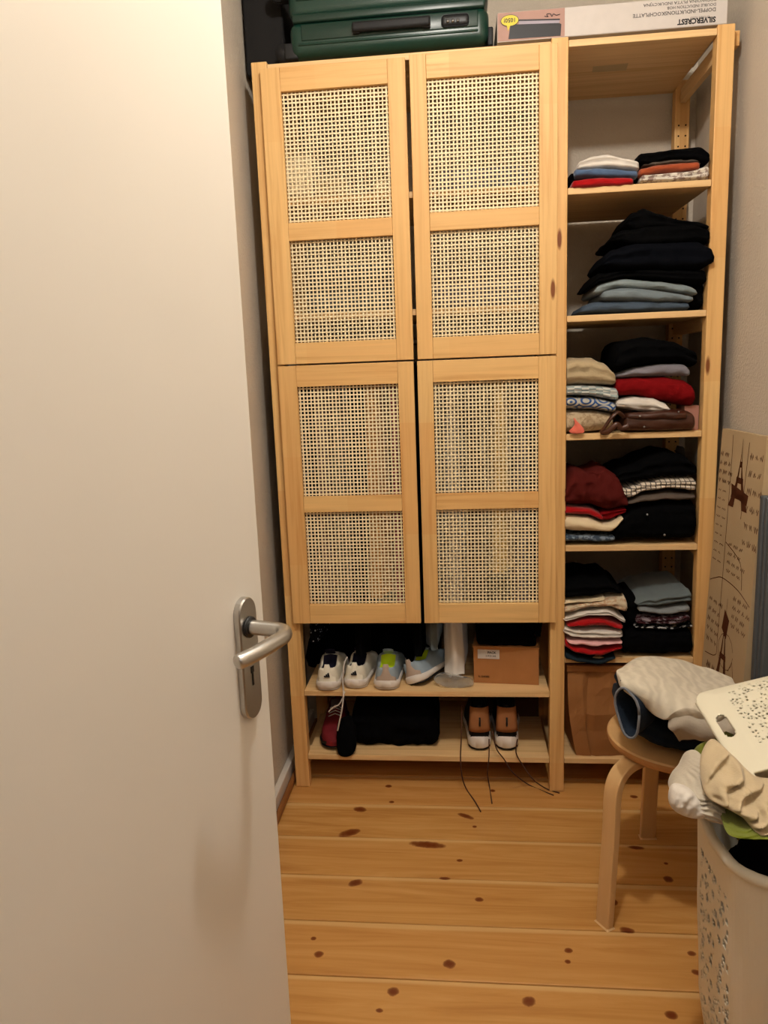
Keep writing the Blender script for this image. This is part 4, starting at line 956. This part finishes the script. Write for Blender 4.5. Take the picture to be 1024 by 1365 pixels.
# ================================================================ LAUNDRY BASKET, LID, LAUNDRY
BW = NT('off_white_plastic', .38, .45); BW = BW.col(srgb(222, 216, 200))
BCX, BCY, BHt = 1.176, -1.110, .60
lb = empty('laundry_basket', (BCX, BCY, 0), 0, 'tall off white perforated plastic laundry basket at the right edge', 'basket')
def rr(hx_, hy_, r, n_side=30, n_c=10):
    pts = []
    for (cx_, cy_, a_) in ((hx_-r, hy_-r, 0), (-hx_+r, hy_-r, math.pi/2), (-hx_+r, -hy_+r, math.pi), (hx_-r, -hy_+r, 1.5*math.pi)):
        for k in range(n_c): an = a_+math.pi/2*k/(n_c-1)
        arc = [(cx_+r*math.cos(a_+math.pi/2*k/(n_c-1)), cy_+r*math.sin(a_+math.pi/2*k/(n_c-1)), 1) for k in range(n_c)]
        pts.append(arc)
    out = []
    for q in range(4):
        out += pts[q]; a_, b_ = pts[q][-1], pts[(q+1) % 4][0]
        for k in range(1, n_side): f = k/n_side; out.append((a_[0]+(b_[0]-a_[0])*f, a_[1]+(b_[1]-a_[1])*f, 0))
    return out
NSD = 90; NCR = 14; NR = 150
vs = []; fs = []
rimdip = lambda x_, y_: 0.0
base_ring = rr(1, 1, .0001, 1, 2)
rows = []
for j in range(NR+1):
    f = j/NR; k_ = interp([(0, -.030), (.06, .0), (.15, .016), (.35, .030), (.7, .040), (1, .046)], f); hx_ = .139+k_; hy_ = .114+k_; r = .05+.035*f
    ring = rr(hx_, hy_, r, NSD, NCR); m_ = len(ring)
    for (x_, y_, fl_) in ring:
        dip = .028*f*f*(1-min(1, (abs(abs(x_)/hx_-0)*1.0) if abs(y_) > hy_*.98 else (abs(y_)/hy_)))
        jx = 0 
        z = .004+(BHt-.004)*f - dip*f**8
        vs.append((x_, y_, z))
for j in range(NR):
    f = (j+.5)/NR
    for i in range(m_):
        k = i % (NCR+NSD-1)
        inflat = k >= NCR-1+3 and k <= NCR-1+NSD-4 and .07 < f < .86
        if inflat:
            a_, b_ = j*m_+i, (j+1)*m_+i
            P_ = Vector(vs[a_]); ss = P_.x if (i//(NCR+NSD-1)) in (0, 2) else P_.y
            q = Vector((ss*52, P_.z*52, i//(NCR+NSD-1)*7.0))
            dd, _ = noise.voronoi(q)
            if dd[1]-dd[0] > .20 and dd[0] < .5: continue
        fs.append((j*m_+i, j*m_+(i+1) % m_, (j+1)*m_+(i+1) % m_, (j+1)*m_+i))
fs.append(tuple(range(m_))[::-1])
o = mesh('perforated_body', vs, fs, BW, lb, False); s_ = o.modifiers.new('s', 'SOLIDIFY'); s_.thickness = .0025
top = [Vector(vs[NR*m_+i]) for i in range(0, m_, 2)]
rp = []
tv, tf_ = [], []
nn_ = len(top)
for i, p in enumerate(top):
    t = (top[(i+1) % nn_]-top[i-1]).normalized(); a_ = Vector((0, 0, 1)); b_ = t.cross(a_)
    for k in range(10): an = 2*math.pi*k/10; tv.append(p+a_*math.sin(an)*.010+b_*math.cos(an)*.009)
for i in range(nn_):
    for k in range(10): tf_.append((i*10+k, i*10+(k+1) % 10, ((i+1) % nn_)*10+(k+1) % 10, ((i+1) % nn_)*10+k))
mesh('rim', tv, tf_, BW, lb, True)

# lid, propped on the laundry
LI = NT('cream_plastic', .40, .4); LI = LI.col(srgb(220, 214, 192))
P00 = Vector((1.014, -.885, .742)); ux = Vector((.345, .095, .045)); uy = Vector((.012, -.255, -.038))
lid = empty('basket_lid', P00+ux*.5+uy*.5, 0, 'cream plastic basket lid with a handle slot, propped on the laundry', 'lid')
ux = ux.normalized()*.335; uy = uy.normalized()*.262; un = ux.cross(uy).normalized()
if un.z < 0: un = -un
GN = 150; vs = []; fs = []
for j in range(GN+1):
    for i in range(GN+1):
        a_, b_ = i/GN, j/GN
        p = P00+ux*a_+uy*b_
        e = min(a_, 1-a_, b_, 1-b_)
        p = p+un*(.012*min(1, e/.12)**.5-.012)
        vs.append(p)
def inside(a_, b_):
    r = .13
    for (cx_, cy_) in ((r, r), (1-r, r), (r, 1-r), (1-r, 1-r)):
        if (a_-cx_)*(1 if cx_ > .5 else -1) > 0 and (b_-cy_)*(1 if cy_ > .5 else -1) > 0:
            if math.hypot(a_-cx_, b_-cy_) > r: return False
    if b_ > .945 and .06 < a_ < .14: return False           # latch notch
    sx_, sy_ = (a_-.070), (b_-.46)
    if (abs(sx_)/.030)**3+(abs(sy_)/.125)**3 < 1: return False   # handle slot
    if a_ > .17 and .06 < b_ < .86 and a_ < .94:
        if math.hypot(max(0, abs(a_-.55)-.27), max(0, abs(b_-.42)-.22)) < .13:
            dd, _ = noise.voronoi(Vector((a_*40, b_*34, 3)))
            if dd[1]-dd[0] > .24 and dd[0] < .42: return False
    return True
for j in range(GN):
    for i in range(GN):
        if inside((i+.5)/GN, (j+.5)/GN): fs.append((j*(GN+1)+i, j*(GN+1)+i+1, (j+1)*(GN+1)+i+1, (j+1)*(GN+1)+i))
o = mesh('lid_panel', vs, fs, LI, lid, True); under(o, lid); s_ = o.modifiers.new('s', 'SOLIDIFY'); s_.thickness = .004; s_.offset = 0

# laundry bulging out of the basket
def lump3(name, label, mat, c, r, seed, nz=.012, fold=(.006, 60, 0), cat='garment', flat=.0, group='laundry heaped in the basket'):
    bm = bmesh.new(); bmesh.ops.create_icosphere(bm, subdivisions=5, radius=1.0)
    for v_ in bm.verts:
        d = v_.co.copy(); p = Vector((math.copysign(abs(d.x)**.8, d.x)*r[0], math.copysign(abs(d.y)**.8, d.y)*r[1], math.copysign(abs(d.z)**.8, d.z)*r[2]))
        q = p*12+Vector((seed*5, seed, 0)); wv = math.sin((p.x*math.cos(fold[2])+p.z*math.sin(fold[2])+.03*noise.noise(q*.6))*fold[1])
        v_.co = Vector(c)+p+d*(noise.noise(q)*nz+noise.noise(q*2.7)*nz*.5+(1-abs(wv))*fold[0]*2)
    return tag(bmo(name, bm, mat, None, True), label, cat, group)
lump('knitted_jumper', 'ivory ribbed jumper hanging out over the left rim of the basket', 'jumper', CL['knit'], [(918, 1004), (932, 1003), (942, 1026), (958, 1056), (976, 1094), (950, 1094), (925, 1082), (902, 1064), (893, 1050), (898, 1034), (908, 1022)], -1.00, -1.14, .075, group='laundry heaped in the basket', fold=(.0035, 95, 2.2), nz=.004, seed=1, warp=2.5, rings=34, dens=14, back=1.2)
lump('white_sock', 'white towelling sock roll hanging at the left rim below the ribbed jumper', 'sock', CL['white'], [(892, 1052), (900, 1044), (918, 1050), (938, 1070), (945, 1086), (925, 1090), (903, 1083), (892, 1070)], -1.12, -1.14, .035, group='laundry heaped in the basket', fold=(.002, 40, .5), nz=.004, seed=2)
lump('linen_shirt', 'sand coloured shirt draped over the front of the laundry below the lid', 'shirt', CL['sand'], [(935, 1005), (950, 985), (975, 1005), (1010, 1035), (1060, 1040), (1075, 1070), (1040, 1100), (1012, 1112), (990, 1090), (965, 1075), (943, 1062), (934, 1035)], -1.04, -1.24, .055, group='laundry heaped in the basket', fold=(.013, 24, .55), nz=.006, seed=3, rings=24, dens=10)
lump('green_tshirt', 'olive green top hanging over the front rim of the basket', 'top', CL['olive'], [(960, 1068), (985, 1062), (1030, 1090), (1070, 1092), (1068, 1116), (1020, 1118), (980, 1116), (966, 1104)], -1.10, -1.262, .022, group='laundry heaped in the basket', fold=(.004, 50, 1.3), nz=.006, seed=4)
lump3('olive_shorts', 'olive green garment poking out behind the sand shirt', CL['olive'], (1.07, -.93, .60), (.05, .04, .06), 4)
lump3('laundry_heap', 'dark garment inside the laundry basket', CL['navy'], (1.17, -1.11, .47), (.135, .115, .09), 5)
lump3('pale_towel', 'pale towel supporting the tilted lid', CL['sand'], (1.20, -1.01, .64), (.10, .10, .05), 6)

# ================================================================ CANVAS AND PANEL BY THE RIGHT WALL
cv = NT('kraft_toned_canvas', .75, .2); v = cv.coords(rnd=False); cv.bump(cv.noise(v, 700, 2), .3, .0006)
CANV = cv.col(cv.mix(cv.noise(v, 6, 3), srgb(172, 148, 114), srgb(190, 168, 134)))
BRI = plain('brown_ink', srgb(84, 46, 28), .8, .1); SHD = plain('tan_ink', srgb(150, 118, 82), .8, .1)
TL = Vector((1.340, -.014, 1.176)); BLc = Vector((1.284, -.030, .002)); TRc = Vector((1.354, -.305, 1.176))
ca = empty('canvas_print', BLc, 0, 'tall canvas print with tower sketches and letters leaning on the right wall', 'picture')
e1 = (TRc-TL); Wc = e1.length; e1.normalize(); e2 = (BLc-TL); Hc = e2.length; e2.normalize(); en = e1.cross(e2).normalized()
if en.x > 0: en = -en
def cpt(s, t, o=0): return TL+e1*(s*Wc)+e2*(t*Hc)+en*o
def cbox(name, mat, s0, s1, t0, t1, o0, o1, par):
    vs = [cpt(s, t, o_) for o_ in (o0, o1) for (s, t) in ((s0, t0), (s1, t0), (s1, t1), (s0, t1))]
    o = mesh(name, vs, [(0, 1, 2, 3), (7, 6, 5, 4), (0, 4, 5, 1), (1, 5, 6, 2), (2, 6, 7, 3), (3, 7, 4, 0)], mat, par); under(o, par); return o
cbox('canvas_board', CANV, 0, 1, 0, 1, -.018, 0, ca)
def stroke(pts, wd_, mat=None, name='ink_line'):
    """ink drawn on the face; s,t in face fractions"""
    vs = []; fs = []
    P_ = [cpt(s, t, .0006) for s, t in pts]
    for i, p in enumerate(P_):
        t = (P_[min(i+1, len(P_)-1)]-P_[max(i-1, 0)]).normalized(); b_ = en.cross(t)
        vs += [p-b_*wd_/2, p+b_*wd_/2]
    for i in range(len(P_)-1): fs.append((2*i, 2*i+1, 2*i+3, 2*i+2))
    return vs, fs
def poly(pts): return [cpt(s, t, .0009) for s, t in pts], [tuple(range(len(pts)))]
def join(name, items, mat, par):
    vs = []; fs = []
    for (v_, f_) in items:
        b_ = len(vs); vs += list(v_); fs += [tuple(i+b_ for i in q) for q in f_]
    o = mesh(name, vs, fs, mat, par); under(o, par); o['kind'] = 'stuff'; return o
I = []
# paper edges drawn in the print
for pts in ([(.28, .01), (.30, .10), (.32, .28), (.33, .36)], [(.02, .385), (.15, .372), (.33, .36), (.7, .365), (.98, .385)], [(.33, .36), (.34, .52), (.32, .56), (.05, .575)], [(.20, .62), (.24, .75), (.27, .95)], [(.33, .27), (.70, .30), (.78, .36)], [(.66, .02), (.62, .2)]):
    I.append(stroke(smooth_path([(*p, 0) for p in pts], 4) and [(q.x, q.y) for q in smooth_path([(*p, 0) for p in pts], 4)], .0025))
join('paper_edge_lines', I, BRI, ca)
def tower(cx_, t0, t1, ws):     # a tapering lattice tower
    L_ = lambda f: ws*(.02+.98*f**2.2)
    it = []
    for sgn in (-1, 1):
        pts = [(cx_+sgn*L_(k/10)*.5, t0+(t1-t0)*k/10) for k in range(11)]
        inn = [(cx_+sgn*L_(k/10)*.22, t0+(t1-t0)*k/10) for k in range(10, -1, -1)]
        for k in range(10):
            it.append(poly([pts[k], pts[k+1], inn[9-k], inn[10-k]]))
    for f in (.32, .55, .78):
        h = .014; it.append(poly([(cx_-L_(f)*.6, t0+(t1-t0)*f), (cx_+L_(f)*.6, t0+(t1-t0)*f), (cx_+L_(f)*.66, t0+(t1-t0)*f+h), (cx_-L_(f)*.66, t0+(t1-t0)*f+h)]))
    return it
join('tower_drawing', tower(.52, .015, .18, .44)+[poly([(.34, .125), (.74, .14), (.72, .165), (.36, .15)])], BRI, ca)
join('tower_drawing', tower(.50, .40, .655, .42)+[poly([(.46, .43), (.58, .45), (.54, .50), (.42, .48)])], BRI, ca)
join('tower_drawing', tower(.55, .80, .99, .5), BRI, ca)
random.seed(21)
def script(s0, s1, t0, rows_, dt, amp, w_, par=ca):
    it = []; w_ *= 1.5
    for r in range(rows_):
        s = s0; t = t0+r*dt
        while s < s1:
            n_ = random.randint(5, 9); pts = []
            for k in range(n_):
                pts.append((s+k*.012, t+amp*math.sin(k*2.1+r)+random.uniform(-.3, .3)*amp))
            it.append(stroke(pts, w_)); s += n_*.012+.03
    return it
join('handwriting', script(.02, .26, .06, 4, .022, .006, .0022)+script(.04, .24, .15, 9, .022, .002, .0013)+script(.70, .95, .05, 6, .04, .008, .0018)+script(.40, .72, .27, 4, .022, .005, .0016)+script(.62, .95, .39, 4, .022, .006, .0018)+script(.05, .30, .43, 5, .026, .006, .002)+script(.12, .62, .60, 3, .03, .010, .0026)+script(.62, .95, .62, 9, .028, .007, .0018)+script(.03, .16, .66, 10, .03, .006, .0016)+script(.34, .56, .70, 4, .03, .008, .0022), BRI, ca)
join('handwriting', [stroke([(.55+.18*math.cos(a*.5), .53+.045*math.sin(a*.5)) for a in range(13)], .002), stroke([(.65, .57), (.72, .54), (.78, .58), (.95, .60)], .003)], BRI, ca)
GB = plain('blue_grey_metal', srgb(88, 92, 96), .5, .4, .3)
pn = empty('folded_airer', (1.352, -.385, .01), 0, 'folded blue grey metal airer standing behind the canvas print', 'airer')
for (y_, w_) in ((-.375, .022), (-.405, .014), (-.43, .014)):
    rbox('frame_tube', (-.018, y_+.42-w_/2, 0), (.004, y_+.42+w_/2, 1.02), .004, GB, pn, 3)
for z in (.08, .5, .95): rbox('cross_bar', (-.012, -.02, z), (-.002, .055, z+.012), .003, GB, pn, 2)
